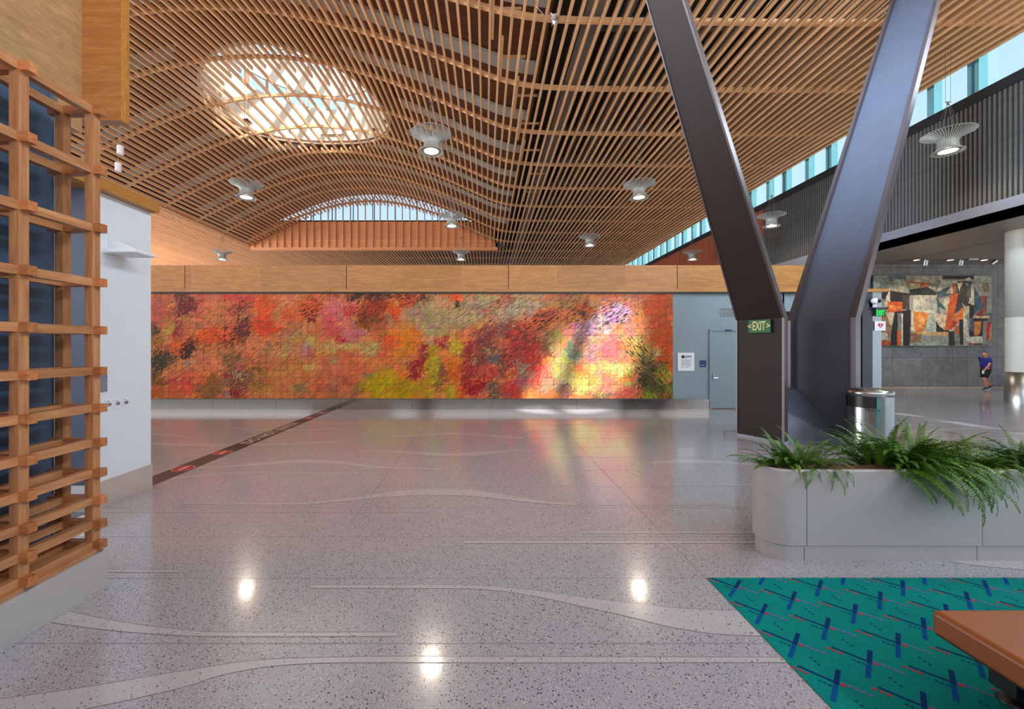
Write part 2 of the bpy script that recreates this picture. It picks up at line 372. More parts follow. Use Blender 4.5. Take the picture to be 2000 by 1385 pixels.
# painted art: colours from the face attribute "paint"
def artmat(name, rough=.3, streak=True):
    m, n, l, b = nt(name)
    a = n.new('ShaderNodeAttribute'); a.attribute_name = 'paint'
    base = a.outputs['Color']
    if streak:
        d = n.new('ShaderNodeAttribute'); d.attribute_name = 'marks'
        sc = n.new('ShaderNodeSeparateColor'); l.new(d.outputs['Color'], sc.inputs[0])
        geo = n.new('ShaderNodeNewGeometry')
        def sv(rot, scl):
            mp = n.new('ShaderNodeMapping'); mp.inputs['Rotation'].default_value = rot; l.new(geo.outputs['Position'], mp.inputs[0])
            mp2 = n.new('ShaderNodeMapping'); mp2.inputs['Scale'].default_value = scl; l.new(mp.outputs[0], mp2.inputs[0]); return mp2.outputs[0]
        st = noise(n, l, sv((0, math.radians(32), 0), (4.6, 1, 21)), 1, 4, .6, .5)
        # streak darkening
        th = n.new('ShaderNodeMapRange'); l.new(st, th.inputs[0]); th.inputs['From Min'].default_value = .49; th.inputs['From Max'].default_value = .55
        mu = n.new('ShaderNodeMath'); mu.operation = 'MULTIPLY'; l.new(th.outputs[0], mu.inputs[0]); l.new(sc.outputs[0], mu.inputs[1])
        base = mix(n, l, mu.outputs[0], base, (.035, .016, .01, 1))
        # second family, downward to the right
        st2 = noise(n, l, sv((0, math.radians(-50), 0), (4.6, 1, 22)), 1, 4, .6, .4)
        th2 = n.new('ShaderNodeMapRange'); l.new(st2, th2.inputs[0]); th2.inputs['From Min'].default_value = .50; th2.inputs['From Max'].default_value = .56
        mu2 = n.new('ShaderNodeMath'); mu2.operation = 'MULTIPLY'; l.new(th2.outputs[0], mu2.inputs[0]); l.new(sc.outputs[2], mu2.inputs[1])
        base = mix(n, l, mu2.outputs[0], base, (.03, .02, .012, 1))
        # specks: rings of pale round a dark point
        vo = n.new('ShaderNodeTexVoronoi'); vo.inputs['Scale'].default_value = 11; l.new(geo.outputs['Position'], vo.inputs['Vector'])
        r1 = n.new('ShaderNodeMapRange'); l.new(vo.outputs['Distance'], r1.inputs[0]); r1.inputs['From Min'].default_value = .32; r1.inputs['From Max'].default_value = .26
        m1 = n.new('ShaderNodeMath'); m1.operation = 'MULTIPLY'; l.new(r1.outputs[0], m1.inputs[0]); l.new(sc.outputs[1], m1.inputs[1])
        base = mix(n, l, m1.outputs[0], base, C(176, 150, 110))
        r2 = n.new('ShaderNodeMapRange'); l.new(vo.outputs['Distance'], r2.inputs[0]); r2.inputs['From Min'].default_value = .20; r2.inputs['From Max'].default_value = .14
        m2 = n.new('ShaderNodeMath'); m2.operation = 'MULTIPLY'; l.new(r2.outputs[0], m2.inputs[0]); l.new(sc.outputs[1], m2.inputs[1])
        base = mix(n, l, m2.outputs[0], base, C(52, 40, 26))
        # all-over mottling
        mo = noise(n, l, sv((0, .4, 0), (9, 1, 16)), 1, 5, .65, .8)
        base = mix(n, l, .55, base, ramp(n, l, mo, [(.32, g(.5)), (.45, g(.95)), (.7, g(1))]), 'MULTIPLY')
        bump(n, l, b, st, .3, .03)
    else:
        mo = noise(n, l, coords(n, l, (2, 1, 5)), 2, 5, .65, 1.2)
        base = mix(n, l, .5, base, ramp(n, l, mo, [(.3, g(.45)), (.6, g(1))]), 'MULTIPLY')
    l.new(base, b.inputs['Base Color']); b.inputs['Roughness'].default_value = rough
    b.inputs['Specular IOR Level'].default_value = .22
    return m
M['mural'] = artmat('glazed_mural_tile', .32)
M['painting'] = artmat('painted_boards', .6, False)

# ------------------------------------------------------------------ ceiling surface
H = 9.5+CH           # slat underside over the flat part
XC, XW = -10.45, 11.67
YC, YL = 24.4, 15.6
YT = 38.7            # plane of the arched end wall
def S(x, y):
    if y > YT+.05: return H
    A = 3.8*(math.sqrt(max(0, 1-((YC-y)/YL)**2)) if y < YC else 1.0)
    u = (x-XC)/XW
    if u < -1: return H
    v = A*math.cos(PI/2*u) if u < 1 else -A*PI/2*(u-1)
    if u > 0:
        k = .5*min(1, A/3)
        v = .5*(v+math.sqrt(v*v+k*k)); v = v if u < 1.6 else 0
    return H+max(0, v)
HX, HY, HR = -10.3, 23.1, 4.75    # round opening under the roof light
PUR = [12.18+3.19*i for i in range(-1, 12)]

ceiling = struct(empty('ceiling', (0, 0, 0)))
step = .327; x0 = 3.10
ks = range(int((-39-x0)/step), int((16.35-x0)/step)+1)
def slat(x, ya, yb, w=.075, h=.165, dz=0, name='slat'):
    ys = [ya]; y = ya
    while y < yb-1e-3:
        y = min(y+1.063, yb); ys.append(y)
    mb = MB()
    vs = []
    for y in ys:
        z = S(x, y)+dz
        vs += [(x-w/2, y, z), (x+w/2, y, z), (x+w/2, y, z+h), (x-w/2, y, z+h)]
    fs = []
    for i in range(len(ys)-1):
        a = i*4
        for k in range(4): fs.append((a+k, a+4+k, a+4+(k+1) % 4, a+(k+1) % 4))
    fs += [(0, 1, 2, 3), tuple(len(vs)-4+k for k in (3, 2, 1, 0))]
    mb.add(vs, fs)
    return mb.build(name, M['slat'], ceiling)
YA, YB = 9.7, 48.5
for i in ks:
    x = x0+i*step
    dx = x-HX
    if XC-XW < x < XC+XW+.3:
        segs = [(YA, YT-.35), (YT+.25, YB)]
    else: segs = [(YA, YB)]
    if abs(dx) < HR-1.0 and i % 2:
        c = math.sqrt((HR-.9)**2-dx*dx)
        segs = [(YA, HY-c), (HY+c+.6, YT-.35), (YT+.25, YB)]
    for a, b_ in segs: slat(x, a, b_)
# doubled short slats at the fold
for px, ya, yb in ((940, 10.6, 11.6), (965, 11.2, 13.3), (985, 13.2, 15.3), (1003, 15.0, 17.4), (1014, 17.0, 19.2), (1024, 19.3, 21.6), (1030, 22.0, 24.2), (1031, 24.6, 27.0)):
    x = (px-VX)*ya/FP
    x = x0+step*round((x-x0)/step)+.085
    slat(x, ya, yb, dz=.04, name='short_slat')
    mb = MB(); ym = (ya+yb)/2; mb.box(x, ym-.035, S(x, ym)+.19, x+step*2.6, ym+.035, S(x, ym)+.26); mb.build('brace', M['purlin'], ceiling)
def xrail(y, xs, z0, h, w, name, mat, par):
    mb = MB(); vs = []; fs = []
    for x in xs:
        z = S(x, y)+z0
        vs += [(x, y-w/2, z), (x, y+w/2, z), (x, y+w/2, z+h), (x, y-w/2, z+h)]
    for i in range(len(xs)-1):
        a = i*4
        for k in range(4): fs.append((a+k, a+(k+1) % 4, a+4+(k+1) % 4, a+4+k))
    fs += [(3, 2, 1, 0), tuple(len(vs)-4+k for k in range(4))]
    mb.add(vs, fs); return mb.build(name, mat, par)
xsf = [-39+.55*i for i in range(101)]
for y in PUR: xrail(y, xsf, .09, .15, .11, 'purlin', M['purlin'], ceiling)
# roof deck over the vault, with the opening
def gridmesh(xs, ys, zf, keep, mat, name, par):
    idx = {}; mb = MB(); fs = []
    for j, y in enumerate(ys):
        for i, x in enumerate(xs): idx[i, j] = len(mb.v); mb.v.append((x, y, zf(x, y)))
    for j in range(len(ys)-1):
        for i in range(len(xs)-1):
            if keep((xs[i]+xs[i+1])/2, (ys[j]+ys[j+1])/2):
                mb.f.append((idx[i, j], idx[i+1, j], idx[i+1, j+1], idx[i, j+1])); mb.m.append(0)
    return mb.build(name, mat, par, smooth=True)
DK = 1.15
gx = [-22.12+.55*i for i in range(45)]; gy = [9.5+.73*i for i in range(41)]
gridmesh(gx, gy, lambda x, y: S(x, min(y, 38.6))+DK, lambda x, y: math.hypot(x-HX, y-HY) > HR+.1, M['deckwood'], 'roof_deck', ceiling)
gridmesh([-45, -34, -22.12], [9.5, 25, 50], lambda x, y: H+.75, lambda x, y: True, M['tymp'], 'roof_deck', ceiling)
gridmesh([-22.12, -12, 2.1], [38.7, 50], lambda x, y: H+.75, lambda x, y: True, M['deckwood'], 'roof_deck', ceiling)
mb = MB(); mb.box(2.08, 9.5, H+1.9, 9.0, 50, H+2.0); mb.build('roof_deck', M['deckdark'], ceiling)
mb = MB(); mb.box(9.0, 9.5, H+.62, 16.45, 50, H+.7); mb.build('roof_deck', M['deckgrey'], ceiling)
mb = MB(); mb.box(8.98, 9.5, H+.62, 9.04, 50, H+2.0); mb.build('deck_edge', M['deckdark'], ceiling)
mb = MB(); mb.box(2.0, 9.5, H+.95, 2.08, 50, H+2.0); mb.build('deck_edge', M['deckwood'], ceiling)
mb = MB(); mb.box(2.97, 9.6, H+.42, 3.62, 48, H+.5); mb.box(3.2, 9.6, H+.5, 3.4, 48, H+1.1); mb.box(2.97, 9.6, H+1.1, 3.62, 48, H+1.18); mb.build('long_beam', M['beamgrey'], ceiling)
for x, r, z in ((4.5, .22, 1.2), (5.6, .3, 1.3), (7.2, .2, 1.1), (8.2, .13, .9), (4.0, .08, .7)):
    mb = MB(); mb.tube([(x, 9.8, H+z), (x, 48, H+z)], r, 12); mb.build('duct', M['duct'], ceiling, smooth=True)
for y in PUR:
    mb = MB(); mb.box(3.7, y+1.1, H+.9, 9, y+1.3, H+1.25); mb.build('cross_beam', M['duct'], ceiling)
    if y < 37:
        xs_ = [x for x in gx if not (abs(y+.3-HY) < HR+.3 and abs(x-HX) < math.sqrt(max(0, (HR+.3)**2-(y+.3-HY)**2)))]
        runs = [[]]
        for x in xs_:
            if runs[-1] and x-runs[-1][-1] > .6: runs.append([])
            runs[-1].append(x)
        for r_ in runs:
            if len(r_) > 2: xrail(y+.3, r_, DK-.16, .12, .62, 'acoustic_strip', M['acoustic'], ceiling)
# front roof with the round opening the sun comes through
FZ = 13.0; fx, fy, fr = 7.95, 5.9, 1.8
mb = MB(); n_ = 40; A0, A1, B0, B1 = fx-2.6, fx+2.6, fy-2.6, fy+2.6
ci = [(fx+fr*math.cos(2*PI*k/n_), fy+fr*math.sin(2*PI*k/n_)) for k in range(n_)]
def sq(a):
    c, s_ = math.cos(a), math.sin(a); q = 2.6/max(abs(c), abs(s_)); return (fx+c*q, fy+s_*q)
so = [sq(2*PI*k/n_) for k in range(n_)]
for zz in (FZ, FZ+1.4):
    mb.add([(x, y, zz) for x, y in ci]+[(x, y, zz) for x, y in so], [(k, (k+1) % n_, n_+(k+1) % n_, n_+k) for k in range(n_)])
mb.add([(x, y, FZ) for x, y in ci]+[(x, y, FZ+1.4) for x, y in ci], [(k, (k+1) % n_, n_+(k+1) % n_, n_+k) for k in range(n_)])
for q in ((-45, -6, A0, 9.6), (A1, -6, 17.2, 9.6), (A0, -6, A1, B0), (A0, B1, A1, 9.6)): mb.box(q[0], q[1], FZ, q[2], q[3], FZ+.3)
mb.build('front_roof', M['ply'], ceiling)
mb = MB(); mb.bar((7.22, 7.8, FZ+.15), (7.52, 4.0, FZ+.15), .4, .25); mb.build('opening_beam', M['ply'], ceiling)
mb = MB(); mb.box(1.0, YT, H, 2.2, YT+.1, H+2.2); mb.build('deck_edge', M['deckdark'], ceiling)
mb = MB(); mb.box(-22.3, 9.5, H+.45, -22.1, 50, H+1.6); mb.build('deck_edge', M['deckdark'], ceiling)
mb = MB(); mb.box(-45, 9.5, H+.6, 17.2, 9.6, 17.5); mb.build('sun_stop', M['ply'], ceiling)  # unseen board added to keep sun out between the two roofs

# ------------------------------------------------------------------ round roof light (window_1)
w1 = struct(empty('window_1', (HX, HY, 0)))
def ring(r, za, zb, name, mat, th=.12, n=64):
    mb = MB(); mb.lathe([(r, za), (r, zb), (r+th, zb), (r+th, za), (r, za)], n, (HX, HY, 0)); o = mb.build(name, mat, w1, smooth=False); return o
def zrim(a, r, dz=0): return S(HX+r*math.cos(a), HY+r*math.sin(a))+dz
mb = MB(); n_ = 72; vs = []; 
for k in range(n_):
    a = 2*PI*k/n_
    vs.append((HX+HR*math.cos(a), HY+HR*math.sin(a), zrim(a, HR, .55)))
    vs.append((HX+HR*math.cos(a), HY+HR*math.sin(a), 18.15))
    vs.append((HX+(HR+.12)*math.cos(a), HY+(HR+.12)*math.sin(a), 18.15))
    vs.append((HX+(HR+.12)*math.cos(a), HY+(HR+.12)*math.sin(a), zrim(a, HR, .55)))
mb.add(vs, [(4*k+i, 4*((k+1) % n_)+i, 4*((k+1) % n_)+(i+1) % 4, 4*k+(i+1) % 4) for k in range(n_) for i in range(4)])
mb.build('lower_ring', M['ringwhite'], w1)
mb = MB(); vs = []
for k in range(n_):
    a = 2*PI*k/n_
    for r, dz in ((HR-.02, .62), (HR+1.1, .98), (HR+1.1, 1.1), (HR-.02, .75)):
        vs.append((HX+r*math.cos(a), HY+r*math.sin(a), zrim(a, r, dz)))
mb.add(vs, [(4*k+i, 4*((k+1) % n_)+i, 4*((k+1) % n_)+(i+1) % 4, 4*k+(i+1) % 4) for k in range(n_) for i in range(4)])
mb.build('rim_collar', M['deckwood'], w1)
ring(HR, 19.05, 20.75, 'upper_ring', M['ringwhite'])
ring(HR, 21.5, 21.9, 'cap_ring', M['ringwhite'])
for za, zb in ((18.15, 19.05), (20.75, 21.5)):
    mb = MB(); mb.lathe([(HR+.06, za), (HR+.06, zb)], 64, (HX, HY, 0)); mb.build('pane', M['glass'], w1, smooth=True)
    for k in range(24):
        a = 2*PI*(k+.3)/24; c_, s_ = math.cos(a), math.sin(a)
        mb = MB(); mb.bar((HX+(HR+.03)*c_, HY+(HR+.03)*s_, za), (HX+(HR+.03)*c_, HY+(HR+.03)*s_, zb), .09 if k % 2 else .16, .2, up=(c_, s_, 0)); mb.build('mullion', M['fin'], w1)
mb = MB(); mb.lathe([(.02, 21.95), (HR+.1, 21.9)], 64, (HX, HY, 0)); mb.build('pane', M['glass'], w1)
for k in range(-3, 4):
    xx = k*1.3; c = math.sqrt(HR*HR-xx*xx)
    for e in (0, .22):
        mb = MB(); mb.box(HX+xx+e, HY-c, 21.6, HX+xx+e+.1+(.12 if e == 0 else 0), HY+c, 21.85); mb.build('roof_bar', M['ringwhite'], w1)

# ------------------------------------------------------------------ arched end wall (wall_far, window_2)
wf = struct(empty('wall_far', (XC, YT, 0)))
ZS = CH+246*YT/FP
def arcz(x): return S(x, 38.6)+.12
xs_ = [XC-XW+XW*2*i/60 for i in range(61)]
mb = MB()
vs = []; 
for x in xs_: vs += [(x, YT, H-.3), (x, YT, min(ZS, arcz(x)+1.2)), (x, YT+.2, H-.3), (x, YT+.2, min(ZS, arcz(x)+1.2))]
mb.add(vs, [(4*i, 4*i+4, 4*i+5, 4*i+1) for i in range(60)]+[(4*i+1, 4*i+5, 4*i+7, 4*i+3) for i in range(60)]+[(4*i, 4*i+2, 4*i+6, 4*i+4) for i in range(60)])
mb.build('board_wall', M['tymp'], wf)
for i in range(33):
    x = XC-XW+.35+i*.70
    if x > XC+XW-.2: break
    mb = MB(); mb.box(x-.04, YT-.14, H-.05, x+.04, YT-.01, arcz(x)+.9); mb.build('fin', M['fin'], wf)
w2 = struct(empty('window_2', (XC, YT, 0)))
mb = MB(); mb.box(XC-9, YT-.02, ZS, XC+9, YT+.12, ZS+.12); mb.build('window_sill', M['sill'], w2)
mb = MB(); mb.box(XC-9.5, YT+.06, ZS+.1, XC+9.5, YT+.08, ZS+3.5); mb.build('pane', M['glass'], w2)
for i in range(9):
    x = XC-8+i*2; mb = MB(); mb.box(x-.03, YT+.02, ZS, x+.03, YT+.12, ZS+3.3); mb.build('mullion', M['sill'], w2)
wc = MB(); wc.box(-45, -6.3, 0, 16.4, -6.1, 2.9); struct(wc.build('reflection_wall', plain('warm_grey_wall', C(104, 92, 82), .7)))  # low unseen wall added to darken what the steel baseboard reflects
# far closing wall beyond
wc = MB(); wc.box(-45, 50, 0, 17.2, 50.2, 14); o = struct(wc.build('wall_end', M['grey_wall']))

# ------------------------------------------------------------------ floor
mb = MB(); mb.box(-46, -7, -.2, 34, 50.2, 0); floor = struct(mb.build('floor', M['floor']))
mb = MB(); mb.box(-260, -260, -.6, 260, 260, -.21); struct(mb.build('bounce_ground', plain('pale_bounce_ground', C(226, 220, 212), .9, 0, .02, .3)))  # unseen ground added, pale so sunlight bounces up onto the slats
def inlay(up, lo, line=True):
    up = [F(*p) for p in up]; lo = [F(*p) for p in lo]
    def res(c, n=24):
        # smooth resample along a polyline (Catmull-Rom)
        out = []; m = len(c)-1
        for i in range(m):
            p0, p1, p2, p3 = c[max(i-1, 0)], c[i], c[i+1], c[min(i+2, m)]
            for k in range(n//m+2):
                t = k/(n//m+2)
                out.append(.5*((2*p1)+(p2-p0)*t+(2*p0-5*p1+4*p2-p3)*t*t+(3*p1-p0-3*p2+p3)*t**3))
        out.append(c[-1]); return out
    u, l_ = res(up), res(lo)
    nn = 60
    def at(c, t):
        f = t*(len(c)-1); i = min(int(f), len(c)-2); return c[i].lerp(c[i+1], f-i)
    xs = lambda c: [v.x for v in c]
    xa, xb = max(u[0].x, l_[0].x), min(u[-1].x, l_[-1].x)
    def yx(c, x):
        return float(np.interp(x, xs(c), [v.y for v in c]))
    pts = []
    X = [xa+(xb-xa)*k/nn for k in range(nn+1)]
    mb = MB(); vs = [];
    for x in X: vs += [(x, yx(l_, x), .0015), (x, yx(u, x), .0015)]
    # pointed ends where the outlines start apart
    fs = [(2*i, 2*i+2, 2*i+3, 2*i+1) for i in range(nn)]
    vs += [tuple(u[0][:2])+(.0015,), tuple(l_[0][:2])+(.0015,), tuple(u[-1][:2])+(.0015,), tuple(l_[-1][:2])+(.0015,)]
    q = len(vs)-4
    if abs(u[0].x-l_[0].x) > .01: fs.append((q+1, 0, 1, q) if True else None)
    if abs(u[-1].x-l_[-1].x) > .01: fs.append((2*nn, q+3, q+2, 2*nn+1))
    mb.add(vs, fs); o = mb.build('inlay_band', M['inlay'], floor)
    if line:
        for c in (u, l_):
            mb = MB(); w = .0025
            vs = []
            for v in c: vs += [(v.x, v.y-w, .002), (v.x, v.y+w, .002)]
            mb.add(vs, [(2*i, 2*i+2, 2*i+3, 2*i+1) for i in range(len(c)-1)]); mb.build('divider_line', M['divider'], floor)
inlay([(-60,1372),(0,1366),(175,1341),(300,1320),(400,1304),(475,1292.5),(575,1286),(750,1282.5),(1000,1283),(1530,1284)],
      [(-60,1420),(0,1412),(175,1383.5),(350,1345),(430,1320),(525,1302.5),(625,1296),(750,1294.5),(1000,1295),(1541,1294.5)])
inlay([(135,1194),(215,1211),(300,1223.5),(375,1231.5),(450,1235),(776,1235)], [(100,1216.5),(200,1230),(300,1238.5),(425,1243.5),(773,1243.5)])
inlay([(607,1143),(831,1142.6),(940,1144),(1006,1149),(1071,1156.6),(1159,1169),(1246,1180),(1333,1188.5),(1399,1192),(1440,1192.4)],
      [(605,1149.5),(875,1149.6),(962,1153.5),(1028,1162),(1093,1175),(1159,1190),(1224,1204),(1312,1225.6),(1399,1238.7),(1488,1242.5)])
inlay([(906,1057),(1300,1057),(1520,1057)], [(906,1061.5),(1300,1061.5),(1520,1061.5)])
inlay([(1133,1038.2),(1300,1038.4),(1520,1038.6)], [(1135,1042),(1300,1042.2),(1520,1042.4)])
inlay([(360,983.5),(500,983.3),(600,981),(700,971),(765.5,960.4),(831,955.6),(896.6,956),(962,962.6),(1027.6,973.5),(1093,981.8),(1158.7,984.9),(1419,985.3)],
      [(360,985.2),(500,986.5),(600,985.5),(700,976.6),(787,969),(896.6,968.3),(962,973.5),(1027.6,981),(1093,985.8),(1158.7,987),(1419,987)])
inlay([(197,998.6),(500,998.6),(842,998.6)], [(197,1000.8),(500,1000.8),(842,1000.8)])
inlay([(205,1113),(280,1113.5),(350,1114)], [(205,1118),(280,1118.3),(347,1118.6)])
inlay([(1821,1090),(1900,1089.5),(2060,1089)], [(1823,1090.5),(1900,1104),(2060,1119)])
for u_, l2 in (
  ([(310,934),(341,932),(413,926.6),(474.5,923.3),(700,923)], [(310,940),(341,936),(413,929),(474.5,925),(700,924.2)]),
  ([(382,913),(454,909.6),(515.5,902.6),(587,898),(659,900),(739,911),(875,916)], [(382,915),(474.5,911.2),(536,906.7),(597.5,904.6),(659,906),(739,914),(875,917.5)]),
  ([(295,864.5),(372,867),(433,867.7),(536,866),(700,860.5)], [(295,869),(372,871.5),(433,872),(536,870),(700,862)]),
  ([(295,846.5),(331,848),(372,854.3),(395,855.5)], [(295,851),(331,851.3),(372,855.6),(395,856.5)]),
  ([(454,835),(495,838.4),(536,839),(618,838.4),(700,835)], [(454,836.5),(495,840.8),(536,842),(618,841),(700,836)]),
  ([(296,815),(392,816),(433,819)], [(296,817),(392,818),(433,820)]),
  ([(392,829),(536,824),(618,825),(700,827)], [(392,830),(536,826),(618,827.6),(700,829)]),
  ([(700,878.7),(787,881.4),(875,885),(962,881.4),(1036,878)], [(700,880),(787,885),(875,891.4),(940,888.4),(1036,879)]),
  ([(765,852),(853,846.4),(918,846.4),(1023,855)], [(765,854.3),(853,850),(918,850.3),(1023,857.8)]),
  ([(1272,902.3),(1355,898),(1486,906)], [(1272,905.8),(1355,904.5),(1486,909)]),
  ([(1399,877),(1440,879),(1482,882)], [(1399,878.5),(1440,881),(1482,884.5)]),
  ([(1301,945.5),(1400,945.5),(1500,945.5)], [(1301,946.8),(1400,946.8),(1500,946.8)]),
  ([(1745,845),(1805,842),(1850,836),(2050,836)], [(1745,847),(1805,846),(1850,841),(2050,840)]),
  ([(1745,818),(1850,818),(1950,822)], [(1745,819.5),(1850,820),(1950,823)]),
  ([(1010,842),(1050,837),(1200,834)], [(1010,843.5),(1050,840),(1200,836)]),
  ([(960,822),(1050,824),(1160,828)], [(960,823),(1050,826),(1160,829)]),):
    inlay(u_, l2, False)
def fl(x0_, y0_, x1_, y1_, nm='divider_line'):
    mb = MB(); mb.box(x0_, y0_, .0, x1_, y1_, .0021); mb.build(nm, M['divider'], floor)
for k in range(-1, 13):
    y = 3.46+.762*k
    if y > .8: fl(-4.6 if y < 6 else -4.7, y-.0017, 1.86 if y < 3.4 else 12, y+.0017)
fl(-1.5, 4.6, -1.495, 12.9); fl(1.86, 3.46, 1.864, 12.9)
# low plinth border round the V column
for a, b_ in (((1414,842),(1416,858)), ((1416,858),(1475,868)), ((1414,842),(1438,843))):
    a, b_ = F(*a), F(*b_); mb = MB(); mb.bar(a+Vector((0,0,.002)), b_+Vector((0,0,.002)), .02, .004); mb.build('divider_line', M['divider'], floor)

# ------------------------------------------------------------------ floor warning strip
fs_ = empty('floor_sign_strip', (-4.86, 9, 0)); tag(fs_, 'dark floor strip with red no-entry discs and lettering crossing to the mural', 'floor sign')
mb = MB(); mb.box(-5.03, 4.0, .0, -4.69, 12.97, .0035); mb.build('dark_strip', M['striptape'], fs_)
for Y in (6.6, 7.6, 11.3, 12.2):
    mb = MB(); mb.lathe([(.0001, .0045), (.15, .0045), (.15, .003)], 28, (-4.86, Y, 0)); d_ = mb.build('red_disc', M['disc_red'], fs_)
    mb = MB(); mb.lathe([(.15, .0047), (.162, .0047)], 28, (-4.86, Y, 0)); mb.build('disc_rim', M['disc_grey'], fs_)
    mb = MB(); mb.box(-4.885, Y-.1, .0046, -4.835, Y+.1, .0056); mb.build('disc_bar', M['disc_grey'], fs_)
text('DO NOT ENTER', 'lettering', M['disc_grey'], fs_, (-4.86, 9.45, .0048), .30, (0, 0, PI/2), .0006, bold=.004, fit=2.3)

# ------------------------------------------------------------------ pod wall: mural, band, door
YM = 13.0; W0 = -11.9
pod = MB(); pod.box(W0, YM, 0, 9.54, YM+1.6, 4.5); podo = struct(pod.build('wall_back', M['blue_wall'])); pier = struct(empty('trim_4', (12.2, YM, 0)))
mb = MB(); mb.box(9.54, YM+1.4, 0, 12.0, YM+1.6, 3.1); mb.build('recess_back', M['steel_dark'], podo)
mb = MB(); mb.box(9.54, YM+.02, CH+(VY-608)*YM/FP, 11.94, YM+1.6, 4.5); mb.build('recess_header', M['blue_wall'], podo)
mb = MB(); mb.box(9.45, YM+.0, CH+(VY-608)*YM/FP-.02, 9.5, YM+.012, 4.0); mb.build('joint', M['grey_wall'], podo)
for k in range(8):
    mb = MB(); mb.box(9.6+k*.075, YM+1.33, 0, 9.665+k*.075, YM+1.39, 3.1); mb.build('frosted_panel', M['teal'], podo)
mb = MB()
for k in range(2): mb.box(10.3+k*.72, YM+1.3, .0, 10.98+k*.72, YM+1.36, 3.05)
mb.build('steel_door_leaf', M['steel_dark'], podo)
mb = MB(); mb.box(11.94, YM-.05, 0, 12.26, YM+1.6, 3.72); mb.build('end_pier', M['steel_dark'], pier)
mb = MB(); mb.box(12.26, YM-.03, 0, 12.56, YM+.4, 3.72); mb.build('steel_post', M['steel_matt'], pier)
# stainless baseboard pieces
zb = CH-(779.5-VY)*YM/FP
bb = struct(empty('baseboard_back', (0, YM, 0)))
sx_ = [W0, -10.6, -8.6, -6.6, -4.6, -2.3, .2, 2.9, 5.96, 7.1]
for a, b_ in zip(sx_[:-1], sx_[1:]):
    mb = MB(); mb.box(a+.004, YM-.05, 0, b_-.004, YM, zb); mb.build('steel_panel', M['steel_far'], bb)
# mural
TS = 13.65*YM/FP; MX1 = (1313.5-VX)*YM/FP; NX, NZ = 77, 15; MX0 = MX1-NX*TS; MZ0 = CH-(778.5-VY)*YM/FP
SUB = 6
blobs = []
def bl(ox, items):
    for it in items:
        (x, y), (rx, ry), c = it[0], it[1], it[2]
        rot = it[3] if len(it) > 3 else 0; st = it[4] if len(it) > 4 else None
        blobs.append((ox+x/5.882, 570+y/5.882, rx/5.882, ry/5.882, rot, c, st))
